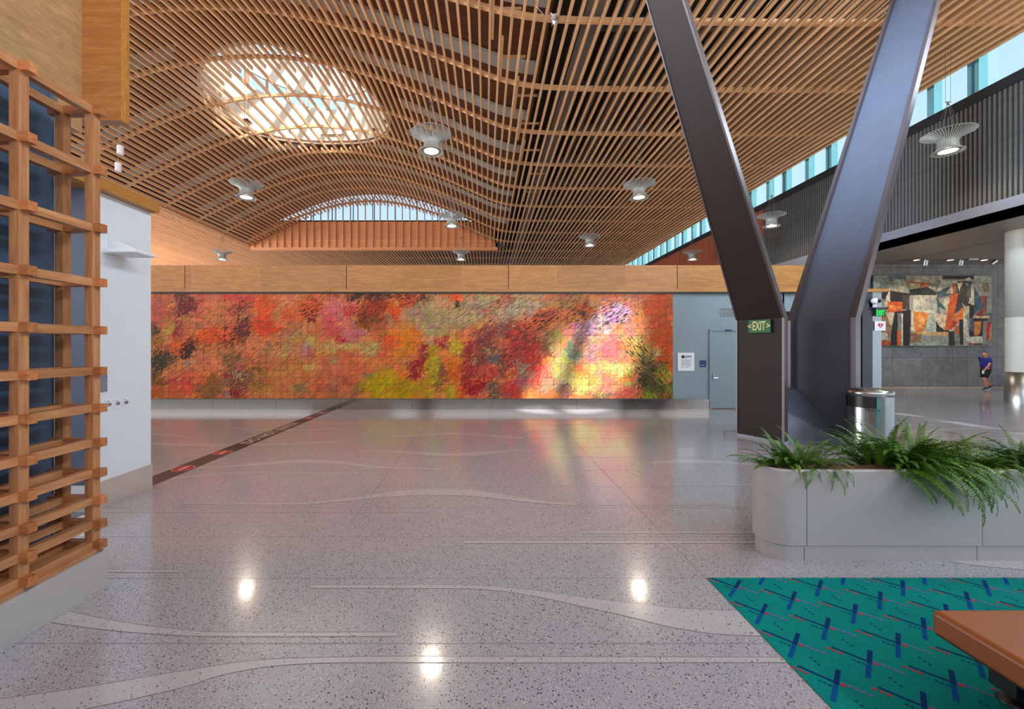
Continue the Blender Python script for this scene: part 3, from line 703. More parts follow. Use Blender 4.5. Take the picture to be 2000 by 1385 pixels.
# marks: (streak up-right, speck, streak down-right)
bl(295, [((1000,600),(1400,900),(208,122,72),0,(.35,.12,0)),
 ((80,170),(190,160),(184,86,66),0,(0,.6,0)), ((400,200),(150,120),(122,24,36),15,(.4,.5,0)), ((390,60),(110,60),(110,48,34),0,(.4,.5,0)),
 ((600,70),(100,80),(192,80,70),0,(0,.35,0)), ((760,110),(150,90),(208,118,80),0,(.15,.1,0)), ((1000,50),(190,45),(198,64,64)),
 ((1010,200),(170,80),(186,92,56),25,(.9,0,0)), ((1310,150),(160,160),(226,98,34),0,(.25,0,0)), ((1310,370),(160,130),(228,70,14),0,(.3,0,0)),
 ((1560,110),(100,100),(214,134,84),0,(.1,.2,0)), ((1600,250),(120,80),(212,100,52),0,(.2,.1,0)), ((1840,190),(130,110),(212,84,34),0,(.9,0,0)), ((1880,300),(60,70),(130,46,36),30,(.6,0,0)),
 ((50,420),(110,80),(70,66,40),0,(.2,.2,0)), ((110,350),(50,40),(190,96,72)), ((215,420),(55,80),(172,142,62),0,(0,.3,0)), ((320,430),(50,130),(152,40,50),0,(0,.5,0)), ((420,320),(90,60),(178,124,62)),
 ((100,570),(110,80),(162,104,42),0,(.3,.7,0)), ((90,830),(110,190),(66,60,38),0,(.2,.2,0)), ((230,700),(50,150),(120,84,42),0,(.8,.3,0)), ((80,1020),(120,70),(124,84,42),0,(.4,.2,0)), ((60,1150),(130,80),(172,88,42)),
 ((260,1040),(70,50),(190,60,50)), ((240,1130),(90,80),(200,96,56)), ((420,1080),(90,110),(202,80,60)), ((440,900),(80,50),(196,90,72)), ((460,800),(70,40),(160,130,110)),
 ((330,620),(120,110),(224,98,40),0,(.3,0,0)), ((440,640),(75,150),(62,28,18),-35,(.6,0,0)), ((640,520),(170,110),(228,92,24),20,(.4,0,0)), ((720,450),(100,50),(232,90,14),0,(.2,0,0)),
 ((620,290),(220,80),(214,126,80),0,(.5,0,0)), ((430,480),(70,50),(210,124,60)), ((960,480),(210,110),(220,92,40),30,(1,0,0)), ((1080,400),(70,170),(120,50,36),-25,(.8,0,0)), ((930,590),(150,45),(150,74,40),20,(.8,0,0)),
 ((650,640),(160,60),(208,124,62),10,(.7,0,0)), ((650,800),(160,90),(206,126,82),0,(.1,.1,0)), ((700,1080),(190,140),(150,98,50),0,(.35,.35,0)), ((560,1000),(60,60),(200,110,60)),
 ((970,800),(130,130),(150,102,62),0,(.5,.3,0)), ((1000,1000),(150,160),(128,80,60),0,(.4,.5,0)), ((1010,1160),(110,60),(140,46,50),0,(0,.5,0)), ((870,970),(45,45),(160,40,48)), ((1030,850),(50,40),(212,120,92)), ((1020,950),(50,30),(190,150,120)), ((860,1100),(40,100),(160,120,110)),
 ((1250,600),(160,120),(212,130,76),0,(.1,.3,0)), ((1230,860),(60,60),(140,96,50),30,(.6,0,0)), ((1250,1050),(110,130),(176,116,56),0,(.4,.3,0)), ((1430,1010),(45,45),(228,90,26)), ((1340,1110),(50,60),(180,150,50)), ((1460,880),(50,40),(228,96,40)),
 ((1550,560),(300,90),(206,140,84),20,(.6,.1,0)), ((1700,520),(130,50),(204,168,96),15,(.3,.1,0)), ((1560,700),(200,70),(206,150,90),0,(.2,.4,0)), ((1840,580),(80,60),(200,170,96)), ((1760,660),(50,80),(176,130,104)),
 ((1620,1000),(300,210),(204,126,70),0,(.1,.25,0)), ((1860,880),(130,60),(202,162,92)), ((1700,1100),(90,50),(160,130,80),0,(.3,.3,0)), ((1980,1080),(60,120),(216,96,60)),
])
bl(635, [((150,230),(190,200),(208,116,108)), ((280,230),(75,80),(188,66,70)), ((80,400),(120,120),(206,92,86)), ((350,510),(170,90),(206,112,106)), ((170,560),(60,60),(176,56,58),20),
 ((120,40),(160,40),(170,76,34),0,(.5,0,0)), ((340,60),(90,60),(82,46,28),0,(.6,0,0)), ((600,190),(210,150),(168,64,24),0,(.6,.1,0)), ((560,40),(180,40),(96,44,26),0,(.5,0,0)), ((430,280),(90,70),(130,56,30),0,(.7,0,0)), ((420,370),(110,20),(120,60,30),-25),
 ((560,350),(130,60),(140,74,38),0,(.3,.3,0)), ((930,60),(220,45),(84,42,26),0,(.5,0,0)), ((960,120),(170,70),(204,80,34),25,(.7,0,0)), ((800,220),(90,90),(214,78,22),0,(.2,0,0)), ((1180,70),(110,50),(94,52,40),10,(.4,0,0)), ((860,40),(60,40),(150,50,20)),
 ((950,280),(120,90),(186,136,100),0,(.1,0,0)), ((1250,320),(340,210),(178,150,108),0,(.25,0,0)), ((1330,130),(140,90),(192,156,106)), ((1480,60),(90,45),(214,88,40)), ((1700,200),(330,190),(190,160,116),25,(.5,0,0)), ((1930,240),(120,100),(196,126,92),25,(.8,0,0)), ((1200,560),(80,60),(176,146,118)),
 ((1520,140),(25,25),(72,48,34)), ((940,570),(220,190),(216,124,28),0,(0,1,0)), ((660,620),(150,160),(212,92,52),0,(0,1,0)), ((540,650),(110,90),(188,158,100),0,(0,1,0)), ((620,420),(110,70),(176,90,50),0,(0,.9,0)), ((730,310),(35,30),(170,146,112)),
 ((180,640),(260,60),(198,162,96),0,(0,.15,0)), ((220,900),(330,180),(206,112,72),0,(.05,.2,0)), ((200,1120),(280,120),(190,110,74),0,(.1,.3,0)), ((80,790),(40,35),(172,146,104)), ((370,1150),(60,100),(150,110,60),0,(.3,.3,0)), ((520,990),(60,50),(120,110,70)),
 ((820,1090),(400,170),(182,150,12),0,(.1,.55,0)), ((700,960),(110,90),(188,156,16),0,(0,.3,0)), ((880,920),(60,90),(206,120,40)), ((1080,860),(100,200),(152,40,42),-25,(.1,.15,0)), ((1130,660),(60,60),(150,40,42)),
 ((1260,840),(110,260),(190,160,18),0,(.2,.7,0)), ((1340,600),(75,80),(172,50,50)), ((1480,620),(90,110),(198,164,28),0,(0,.9,0)), ((1350,930),(60,130),(146,92,56),0,(.3,.2,0)), ((1480,850),(80,140),(208,112,26)), ((1500,1000),(60,60),(212,100,26)), ((1290,1090),(50,80),(100,96,40)),
 ((1440,1130),(90,110),(180,158,34),0,(.1,.4,0)), ((1660,880),(110,300),(166,54,48),0,(.3,.1,0)), ((1700,1110),(140,110),(160,32,36),0,(.1,.1,0)), ((1560,1150),(50,70),(204,90,34)), ((1700,780),(28,24),(176,150,110)),
 ((1850,650),(130,260),(134,68,56),0,(.4,.5,0)), ((1950,760),(55,50),(88,92,102)), ((1880,470),(130,80),(152,56,52),20,(.3,.6,0)), ((1860,930),(110,90),(186,70,56),0,(.1,.4,0)), ((1860,680),(35,50),(176,140,90)), ((1800,1090),(80,80),(140,42,42)), ((1940,1120),(80,110),(112,84,74),0,(.2,.4,0))])
bl(975, [((250,140),(360,180),(196,164,130),25,(.45,0,0)), ((60,90),(110,80),(196,120,86),25,(.7,0,0)), ((60,440),(120,110),(150,78,62),0,(.2,.8,0)), ((60,800),(90,170),(122,72,64),0,(.2,.5,0)), ((60,1120),(90,110),(150,74,60),0,(.1,.4,0)),
 ((260,640),(220,330),(190,62,54),-15,(.8,.25,0)), ((520,330),(230,130),(196,96,52),32,(1,.05,0)), ((860,120),(240,100),(184,124,80),0,(.7,0,0)), ((950,230),(160,110),(190,90,40),20,(.8,0,0)), ((860,320),(140,90),(184,108,62),25,(1,0,0)),
 ((420,860),(110,260),(200,58,48),0,(.25,.5,0)), ((290,1000),(90,130),(170,96,90),0,(.1,.6,0)), ((250,860),(80,80),(160,130,110),0,(0,.7,0)), ((140,1100),(110,110),(186,60,52),0,(.1,.3,0)), ((540,600),(70,170),(150,84,58),0,(.3,.2,0)), ((650,560),(90,130),(164,138,84),0,(.1,.1,0)),
 ((600,960),(140,160),(200,118,96),0,(.05,.2,0)), ((560,1080),(130,80),(176,136,110),0,(.1,.2,0)), ((760,860),(170,210),(190,176,112),0,(.1,.05,0)), ((680,720),(80,100),(176,160,100)), ((880,470),(110,120),(196,126,132),30,(.6,.4,0)), ((860,660),(90,120),(112,138,112),0,(.2,.8,0)), ((920,560),(70,130),(150,110,110),-20,(.4,.6,0)),
 ((1180,200),(170,90),(212,96,26),25,(.6,0,0)), ((1150,120),(120,60),(200,140,100),20,(.3,0,0)), ((1120,440),(210,170),(196,156,170),25,(.7,.3,0)), ((1340,250),(230,110),(186,158,180),0,(1,.2,0)), ((1440,100),(260,55),(208,134,98),0,(.5,0,0)), ((1600,330),(130,220),(214,132,82),0,(.15,.05,.5)),
 ((1850,150),(190,170),(196,88,34),0,(.1,0,.2)), ((1860,500),(130,380),(188,78,22),0,(.1,0,.1)), ((1060,660),(110,230),(198,150,140),0,(.5,.4,0)), ((1300,560),(190,140),(202,150,112),0,(.1,.4,0)), ((1270,640),(120,180),(200,112,112),0,(.05,.5,0)), ((1390,640),(60,100),(206,100,90)), ((1220,460),(40,25),(200,200,210)),
 ((1300,910),(360,120),(194,180,114),0,(0,.35,0)), ((1400,740),(130,60),(206,120,104)), ((1240,1010),(130,60),(202,134,108)), ((1150,960),(100,80),(200,130,110),0,(0,.4,0)), ((1530,600),(130,180),(200,156,96),0,(0,0,.9)), ((1620,700),(110,150),(184,150,74),0,(0,0,1)), ((1500,400),(60,100),(204,130,120),0,(0,.2,.6)),
 ((960,1080),(240,140),(192,174,108),0,(.1,.05,0)), ((1450,1090),(130,60),(194,176,110)), ((740,1130),(100,80),(150,112,88),0,(.1,.2,0)), ((1200,1190),(260,40),(142,104,84),0,(.1,.2,0)), ((1290,1090),(120,60),(198,126,102)), ((1500,1170),(150,70),(210,104,88)), ((1600,980),(70,100),(206,110,86)),
 ((1790,690),(50,60),(186,150,110)), ((1640,800),(90,140),(188,160,80),0,(0,0,1)), ((1760,1010),(190,240),(78,80,40),0,(0,0,.8)), ((1900,960),(110,100),(150,138,40),0,(0,0,.9)), ((1740,860),(80,90),(110,84,50),0,(0,0,.9)), ((1720,1170),(120,60),(132,126,44),0,(0,0,.8)), ((1960,1130),(60,110),(120,112,40),0,(0,0,.8)),
 ((1970,850),(50,90),(190,80,24))])
gw, gh = NX*SUB+1, NZ*SUB+1
gxp = np.linspace(1313.5-NX*13.65, 1313.5, gw); gyp = np.linspace(778.5, 573.5, gh)
GX, GY = np.meshgrid(gxp, gyp)
def vnoise(shape, cell, seed):
    r = np.random.default_rng(seed); h, w = shape; a = r.random((h//cell+3, w//cell+3))
    y = np.arange(h)/cell; x = np.arange(w)/cell; yi = y.astype(int); xi = x.astype(int); fy_ = (y-yi)[:, None]; fx_ = (x-xi)[None]
    fy_ = fy_*fy_*(3-2*fy_); fx_ = fx_*fx_*(3-2*fx_)
    return (a[yi][:, xi]*(1-fy_)*(1-fx_)+a[yi+1][:, xi]*fy_*(1-fx_)+a[yi][:, xi+1]*(1-fy_)*fx_+a[yi+1][:, xi+1]*fy_*fx_)
def dnoise(ang, la, lc, seed):
    r = np.random.default_rng(seed).random((256, 512)); a = math.radians(ang)
    u = (GX*math.cos(a)-GY*math.sin(a))/la+200; v = (GX*math.sin(a)+GY*math.cos(a))/lc+50
    ui, vi = np.floor(u).astype(int), np.floor(v).astype(int); fu, fv = u-ui, v-vi; fu = fu*fu*(3-2*fu); fv = fv*fv*(3-2*fv)
    g_ = lambda i, j: r[j % 256, i % 512]
    return g_(ui, vi)*(1-fu)*(1-fv)+g_(ui+1, vi)*fu*(1-fv)+g_(ui, vi+1)*(1-fu)*fv+g_(ui+1, vi+1)*fu*fv-.5
N1 = dnoise(32, 26, 7, 1)+.4*dnoise(32, 12, 3, 11); N2 = dnoise(32, 9, 2.6, 2); N3 = vnoise((gh, gw), 9, 3)-.5
N4 = vnoise((gh, gw), 7, 4)-.5
img = np.zeros((gh, gw, 3)); img[:] = (208, 122, 72); mk = np.zeros((gh, gw, 3))
tcx = 1313.5-(np.floor((1313.5-GX)/13.65)+.5)*13.65; tcy = 778.5-(np.floor((778.5-GY)/13.65)+.5)*13.65
for (bx, by, rx, ry, rot, c, st) in blobs:
    a = math.radians(rot); w_ = .25
    X_ = (GX*(1-w_)+tcx*w_)+N1*5+N4*5-bx; Y_ = -((GY*(1-w_)+tcy*w_)+N3*7-by)
    u = (X_*math.cos(a)+Y_*math.sin(a))/rx; v = (-X_*math.sin(a)+Y_*math.cos(a))/ry
    d = np.sqrt(u*u+v*v)+N1*.5+N2*.32+N3*.25
    k = np.clip((1.06-d)/.22, 0, 1)[..., None]
    img = img*(1-k)+np.array(c)*k
    mk = mk*(1-k)+np.array(st if st else (0, 0, 0))*k
r_ = np.random.default_rng(77); jj, ii = np.mgrid[0:gh, 0:gw]
for sc_ in (3.2, 1.6):
    dj = np.rint(r_.normal(0, sc_*.8, (gh, gw))+N2*5).astype(int); di = np.rint(r_.normal(0, sc_, (gh, gw))+N1*5).astype(int)
    pick = r_.random((gh, gw)) < .45
    j2 = np.where(pick, np.clip(jj+dj, 0, gh-1), jj); i2 = np.where(pick, np.clip(ii+di, 0, gw-1), ii)
    img = img[j2, i2]; mk = mk[j2, i2]
jit = np.random.default_rng(5).normal(0, .035, (NZ+1, NX+1, 3))
ti = np.clip(((778.5-GY)/13.65).astype(int), 0, NZ); tj = np.clip(((GX-gxp[0])/13.65).astype(int), 0, NX)
img = img*(1+jit[ti, tj]*np.array([1, 1.4, 1.8])+N2[..., None]*.22+(vnoise((gh, gw), 1, 9)-.5)[..., None]*.14)
def lin(a): a = np.clip(a/255, 0, 1); return np.where(a > .04045, ((a+.055)/1.055)**2.4, a/12.92)
MG = .97
lum = img.mean(axis=2, keepdims=True); img = np.clip(lum+(img-lum)*1.1, 3, 255)
imgl = np.clip(lin(img)*MG, 0, .95)
mural = empty('tile_mural', (MX0, YM-.03, MZ0)); tag(mural, 'long wall mural of square glazed tiles in orange, pink, red and yellow', 'mural')
def tile_mesh(tiles, name):
    vs = []; fs = []; cols = []; mks = []
    gap = .003
    for (i, j) in tiles:
        n0 = len(vs); th = .030+random.uniform(0, .006)
        for b_ in range(SUB+1):
            for a_ in range(SUB+1):
                fx_, fz_ = a_/SUB, b_/SUB
                x = MX0+i*TS+gap+(TS-2*gap)*fx_; z = MZ0+j*TS+gap+(TS-2*gap)*fz_
                q = (j*SUB+b_, i*SUB+a_)
                e = 0 if a_ in (0, SUB) or b_ in (0, SUB) else 1
                vs.append((x, YM-th-e*.008*float(abs(N2[q])), z))
                cols.append((*imgl[q], 1)); mks.append((*mk[q], 1))
        for b_ in range(SUB):
            for a_ in range(SUB):
                p = n0+b_*(SUB+1)+a_; fs.append((p, p+1, p+SUB+2, p+SUB+1))
        cs = [n0, n0+SUB, n0+(SUB+1)**2-1, n0+(SUB+1)*SUB]; k0 = len(vs)
        for c_ in cs: vs.append((vs[c_][0], YM, vs[c_][2])); cols.append(cols[c_]); mks.append((0, 0, 0, 1))
        for q in range(4): fs.append((cs[q], k0+q, k0+(q+1) % 4, cs[(q+1) % 4]))
    me = bpy.data.meshes.new(name); me.from_pydata(vs, [], fs); me.materials.append(M['mural'])
    for an, arr in (('paint', cols), ('marks', mks)):
        at = me.color_attributes.new(an, 'FLOAT_COLOR', 'POINT'); at.data.foreach_set('color', [c for q in arr for c in q])
    return me
mb = MB(); mb.box(MX0, YM-.028, MZ0, MX1, YM-.001, MZ0+NZ*TS); mb.build('grout_bed', M['tilegap'], mural)
ind = [(i, j) for i in range(49, 69) for j in range(15)]
rest = [(i, j) for i in range(NX) for j in range(NZ) if not 49 <= i < 69]
for t_ in ind:
    o = link('tile', tile_mesh([t_], 'tile')); o.parent = mural; o.matrix_parent_inverse = mural.matrix_basis.inverted()
o = link('tile_field', tile_mesh(rest, 'tile_field')); o['kind'] = 'stuff'; o.parent = mural; o.matrix_parent_inverse = mural.matrix_basis.inverted()
# timber band
tb = struct(empty('trim_1', (0, YM, 3.7)))
zt = CH+(VY-519)*YM/FP; zl = CH+(VY-565)*YM/FP; zl0 = CH+(VY-570.8)*YM/FP
seams = [216, 364, 376, 510, 643, 678, 767, 901, 993, 1087, 1220, 1321, 1500, 1689]; darks = {364, 678, 993, 1321}
for a, b_ in zip(seams[:-1], seams[1:]):
    xa = (a-VX)*YM/FP+(.011 if a in darks else .0005); xb = (b_-VX)*YM/FP-(.011 if b_ in darks else .0005)
    mb = MB(); mb.box(xa, YM-.07, zl, xb, YM+.0, zt); mb.build('veneer_panel', M['band'], tb)
mb = MB(); mb.box(W0, YM-.05, zl, 12.0, YM, zt-.01); mb.build('backing', M['dark'], tb)
mb = MB(); mb.box(W0, YM-.11, zl0, 12.72, YM+.3, zl); mb.build('lip_board', M['band'], tb)
mb = MB(); mb.box(W0, YM-.10, zl0-.05, 12.0, YM, zl0-.002); mb.build('shadow_gap', M['black'], tb)
mb = MB(); mb.box(W0, YM, zt-.06, 12.06, YM+1.6, zt); mb.build('top_board', M['band'], tb)
# door
d1 = struct(empty('door_1', (7.5, YM, 0)))
dx0, dx1 = (1389-VX)*YM/FP, (1389-VX)*YM/FP+1.25; dzt = CH+(VY-647)*YM/FP
mb = MB(); mb.box(dx0, YM-.02, .03, dx1, YM-.001, dzt); dl = mb.build('door_leaf', M['blue_wall'], d1)
mb = MB(); mb.box(dx0-.07, YM-.05, 0, dx0-.005, YM, dzt+.07); mb.box(dx0-.005, YM-.05, dzt+.008, dx1+.005, YM, dzt+.07); mb.box(dx1+.005, YM-.05, 0, dx1+.07, YM, dzt+.07); mb.build('door_frame', M['blue_wall'], d1)
mb = MB(); mb.box(dx0, YM-.03, 0, dx1, YM-.001, .028); mb.build('threshold', plain('bronze_threshold', C(120, 90, 70), .5), d1)
hp = P(1393, 738, YM-.05)
mb = MB(); mb.tube([hp+Vector((0, .03, 0)), hp+Vector((0, -.03, 0))], .028, 12); mb.tube([hp+Vector((0, -.03, 0)), hp+Vector((.13, -.03, 0))], .011, 8); mb.tube([hp+Vector((.02, .03, .10)), hp+Vector((.02, -.01, .10))], .024, 12); mb.build('door_handle', M['chrome'], d1)
a = P(1415, 645, YM); mb = MB(); mb.box(a.x, YM-.08, a.z-.02, a.x+.18, YM-.05, a.z+.02); mb.build('door_tag', M['bluesign'], d1)
# vent grille
vg = empty('vent_grille', P(1420, 609, YM)); tag(vg, 'square white air grille high on the pale blue wall', 'vent')
a, b_ = P(1407, 617.5, YM), P(1436, 601.5, YM)
mb = MB(); mb.box(a.x, YM-.02, a.z, b_.x, YM-.002, a.z+.025); mb.box(a.x, YM-.02, b_.z-.025, b_.x, YM-.002, b_.z); mb.box(a.x, YM-.02, a.z+.025, a.x+.025, YM-.002, b_.z-.025); mb.box(b_.x-.025, YM-.02, a.z+.025, b_.x, YM-.002, b_.z-.025); mb.build('frame', M['blue_wall'], vg)
for k in range(8):
    z = a.z+.04+k*.024; mb = MB(); mb.box(a.x+.025, YM-.014, z, b_.x-.025, YM-.002, z+.008); mb.build('louvre', M['steel_matt'], vg)
mb = MB(); mb.box(a.x+.02, YM-.002, a.z+.02, b_.x-.02, YM-.001, b_.z-.02); mb.build('mesh', M['black'], vg)
# notice board and room sign
a, b_ = P(1323, 724.5, YM), P(1355, 689, YM)
nb = empty('notice_board', ((a.x+b_.x)/2, YM, a.z)); tag(nb, 'white information panel beside the right end of the mural', 'notice')
mb = MB(); mb.box(a.x, YM-.03, a.z, b_.x, YM-.002, b_.z); nbp = mb.build('panel', M['signwhite'], nb)
def pr(px0, py0, px1, py1, mat, par, nm='print', Y=YM-.03):
    p, q = P(px0, py0, YM), P(px1, py1, YM); mb = MB(); mb.box(p.x, Y-.002, min(p.z, q.z), q.x, Y, max(p.z, q.z)); mb.build(nm, mat, par)
mb = MB(); c_ = P(1333, 697, YM); mb.lathe([(.0001, 0), (.055, 0)], 16); o = mb.build('portrait_print', M['printdark'], nb); o.rotation_euler = (PI/2, 0, 0); o.matrix_parent_inverse = Matrix(); o.location = (c_.x-nb.location.x, -.0325, c_.z-nb.location.z)
for k, (xa, xb, y, h_, m_) in enumerate([(1337, 1350, 695, 1.5, 'printdark'), (1337, 1350, 697.6, .9, 'printdark'), (1337, 1340.5, 699.3, .8, 'printdark')]+[(1329.5, 1350-(k_*7 % 5)*.5, 702+k_*1.15, .35, 'print') for k_ in range(12)]+[(1330, 1331.5, 717, 1.2, 'printdark'), (1332, 1335, 717.4, .5, 'print'), (1339, 1340.5, 717, 1.2, 'printdark'), (1341, 1345, 717.4, .5, 'print'), (1328, 1330, 722, .6, 'printdark')]):
    pr(xa, y+h_, xb, y, M[m_], nbp)
a, b_ = P(1367, 716.8, YM), P(1378.4, 704, YM)
rs = empty('room_sign', ((a.x+b_.x)/2, YM, a.z)); tag(rs, 'small square dark blue sign between white panel and door', 'sign')
mb = MB(); mb.box(a.x, YM-.02, a.z, b_.x, YM-.002, b_.z); rsp = mb.build('plate', M['bluesign'], rs)
pr(1368, 713.5, 1375, 712.6, M['disc_grey'], rsp, 'print', YM-.02)

# ------------------------------------------------------------------ signs and camera on the end post
yp = YM-.03
cm = empty('security_camera', P(1711, 588, yp)); tag(cm, 'white dome security camera with black lens on steel post', 'camera')
c_ = P(1709, 588, yp-.10)
mb = MB(); mb.lathe([(.0001, -.075), (.05, -.07), (.085, -.04), (.09, 0), (.085, .04), (.05, .07), (.0001, .075)], 20); 
o = mb.build('housing', M['signwhite'], None, smooth=True); o.location = c_; o.rotation_euler = (PI/2, 0, 0); o.parent = cm; o.matrix_parent_inverse = cm.matrix_basis.inverted(); o.scale = (1.25, 1, 1)
mb = MB(); mb.lathe([(.0001, -.07), (.045, -.05), (.068, -.01), (.06, .03)], 18); o = mb.build('lens', M['black'], None, smooth=True); o.location = c_+Vector((.07, -.05, .0)); o.rotation_euler = (-PI/2, 0, 0); o.parent = cm; o.matrix_parent_inverse = cm.matrix_basis.inverted()
mb = MB(); mb.box(c_.x-.1, yp-.02, c_.z-.19, c_.x+.14, yp, c_.z-.06); mb.build('bracket', M['signwhite'], cm)
ex = empty('exit_sign', P(1720, 608, yp-.06)); tag(ex, 'green glowing EXIT sign on clear panel projecting from steel post', 'exit sign')
a, b_ = P(1708, 605.5, yp-.1), P(1731.5, 600.5, yp-.1)
mb = MB(); mb.box(a.x, yp-.14, a.z, b_.x, yp-.0, b_.z); mb.build('canopy', M['steel_dark'], ex)
a, b_ = P(1711.3, 617.3, yp-.1), P(1729, 605.6, yp-.1); 
mb = MB(); mb.box(a.x, yp-.09, a.z, b_.x, yp-.08, b_.z); mb.build('clear_panel', M['clear_green'], ex)
mb = MB(); q = P(1731, 602, yp-.1); mb.box(q.x-.02, yp-.16, q.z-.03, q.x+.02, yp-.14, q.z+.03); mb.build('indicator', M['red'], ex)
text('EXIT', 'lettering', M['green_glow'], ex, ((a.x+b_.x)/2, yp-.093, (a.z+b_.z)/2), .23, (PI/2, 0, 0), .002, bold=.003, fit=.25)
ae = empty('defibrillator_sign', P(1720, 636, yp)); tag(ae, 'white projecting sign with red heart and bolt under the glowing EXIT', 'sign')
a, b_ = P(1708.3, 646, yp-.03), P(1729.6, 627.3, yp-.03)
mb = MB(); mb.box(a.x, yp-.035, a.z, b_.x, yp-.02, b_.z); mb.build('panel', M['signwhite'], ae)
c_ = P(1720, 635.5, yp-.04); hv = []
for k in range(32):
    t = 2*PI*k/32; hv.append((16*math.sin(t)**3, 13*math.cos(t)-5*math.cos(2*t)-2*math.cos(3*t)-math.cos(4*t)))
mb = MB(); mb.add([(c_.x+x*.0052, yp-.038, c_.z+z*.0052) for x, z in hv]+[(c_.x+x*.0052, yp-.035, c_.z+z*.0052) for x, z in hv], [tuple(range(32))]+[(k, (k+1) % 32, 32+(k+1) % 32, 32+k) for k in range(32)]); mb.build('heart', M['red'], ae)
bo = [(.01, .05), (-.03, -.01), (-.005, -.01), (-.012, -.055), (.03, .01), (.006, .01)]
mb = MB(); mb.add([(c_.x+x, yp-.041, c_.z+z) for x, z in bo], [tuple(range(6))]); mb.build('bolt', M['signwhite'], ae)

# ------------------------------------------------------------------ right side: clerestory wall, soffit, tiled end wall
XR = 16.5
zs0, zs1, zc0, zf0 = CH+.497*XR, CH+.518*XR, CH+.286*XR, CH+.247*XR
wr = struct(empty('wall_right', (XR, 20, 0)))
mb = MB(); mb.box(XR+.03, -21, zc0, XR+.4, 24.3, zs0); mb.build('backing', M['dark'], wr)
mb = MB(); mb.box(XR+.03, 24.3, 0, XR+.4, 50, zs0); mb.build('backing', M['batten_red'], wr)
mb = MB(); mb.box(-.025, -.035, zc0, .03, .035, zs0); bmg = mb.mesh('batten'); bmg.materials.append(M['batten_grey'])
mb = MB(); mb.box(-.025, -.035, 0, .03, .035, zs0); bmr = mb.mesh('batten'); bmr.materials.append(M['batten_red'])
y = 11.0; k = 0
while y < 44:
    o = link('batten', bmg if y < 24.3 else bmr); o.location = (XR, y, 0); o.parent = wr; o.matrix_parent_inverse = Matrix.Translation(-Vector(wr.location))
    y += .132 if y < 36 else .264
mb = MB(); y = 2.0
while y < 11: mb.box(XR-.025, y-.035, zc0, XR+.03, y+.035, zs0); y += .132
o = mb.build('batten_field', M['batten_grey'], wr); o['kind'] = 'stuff'
mb = MB(); mb.box(XR-.06, -21, zs0, XR+.4, 50, zs1); mb.build('sill_beam', M['sill'], wr)
mb = MB(); mb.box(XR-.04, -21, zf0, XR+.1, 24.3, zc0); mb.build('fascia', M['fascia'], wr)
w3 = struct(empty('window_3', (XR, 20, zs1)))
for k in range(22):
    y = 2.1+2.9*k
    if y > 47: break
    for q in ((y, .30, 'tealfin', .06), (y+.22, .12, 'tealfin', .05), (y+1.42, .18, 'tealfin', .12)):
        mb = MB(); mb.box(XR-.05, q[0]-q[3]/2*2, zs1, XR+.25, q[0]+q[3]/2*2, zs1+5.5); mb.build('glass_fin', M[q[2]], w3)
    mb = MB(); mb.box(XR+.27, y, zs1, XR+.29, y+2.9, zs1+5.5); mb.build('pane', M['glass'], w3)
so_ = MB(); so_.box(XR-.04, -21, zf0, 34, 20.2, zf0+.3); sof = struct(so_.build('ceiling', M['soffit']))
q = 19.6
mb = MB(); mb.box(q-.02, 4, zf0-.004, q+.02, 20, zf0-.0005); mb.build('slot', M['black'], sof)
mb = MB(); mb.box(19.2, 18.98, zf0-.006, 30, 19.06, zf0-.0005); mb.build('slot', M['black'], sof)
wt = struct(empty('wall_tiled', (22, 20, 0)))
YE = 20.0
mb = MB(); mb.box(XR+.1, YE+.03, 0, 34, YE+.4, zf0+.1); mb.build('backing', M['dark'], wt)
vj = [1640+232/3.147-58.6+29.3*k for k in range(-1, 22)]; hj = [757.5, 698.7, 640.5, 581.5, 523, 490]
sizes = {}
for i in range(len(vj)-1):
    for j in range(5):
        a, b_ = P(vj[i], hj[j], YE), P(vj[i+1], hj[j+1], YE)
        if a.x < XR+.1: continue
        mb = MB(); mb.box(a.x+.006, YE, max(a.z, .0)+.006, b_.x-.006, YE+.03, min(b_.z, zf0)-.006); mb.build('tile', M['slate'], wt)
mb = MB(); mb.box(XR+.1, YE-.012, .0, 34, YE-.002, .025); mb.build('base_strip', plain('warm_base_strip', C(196, 160, 130), .3), wt)
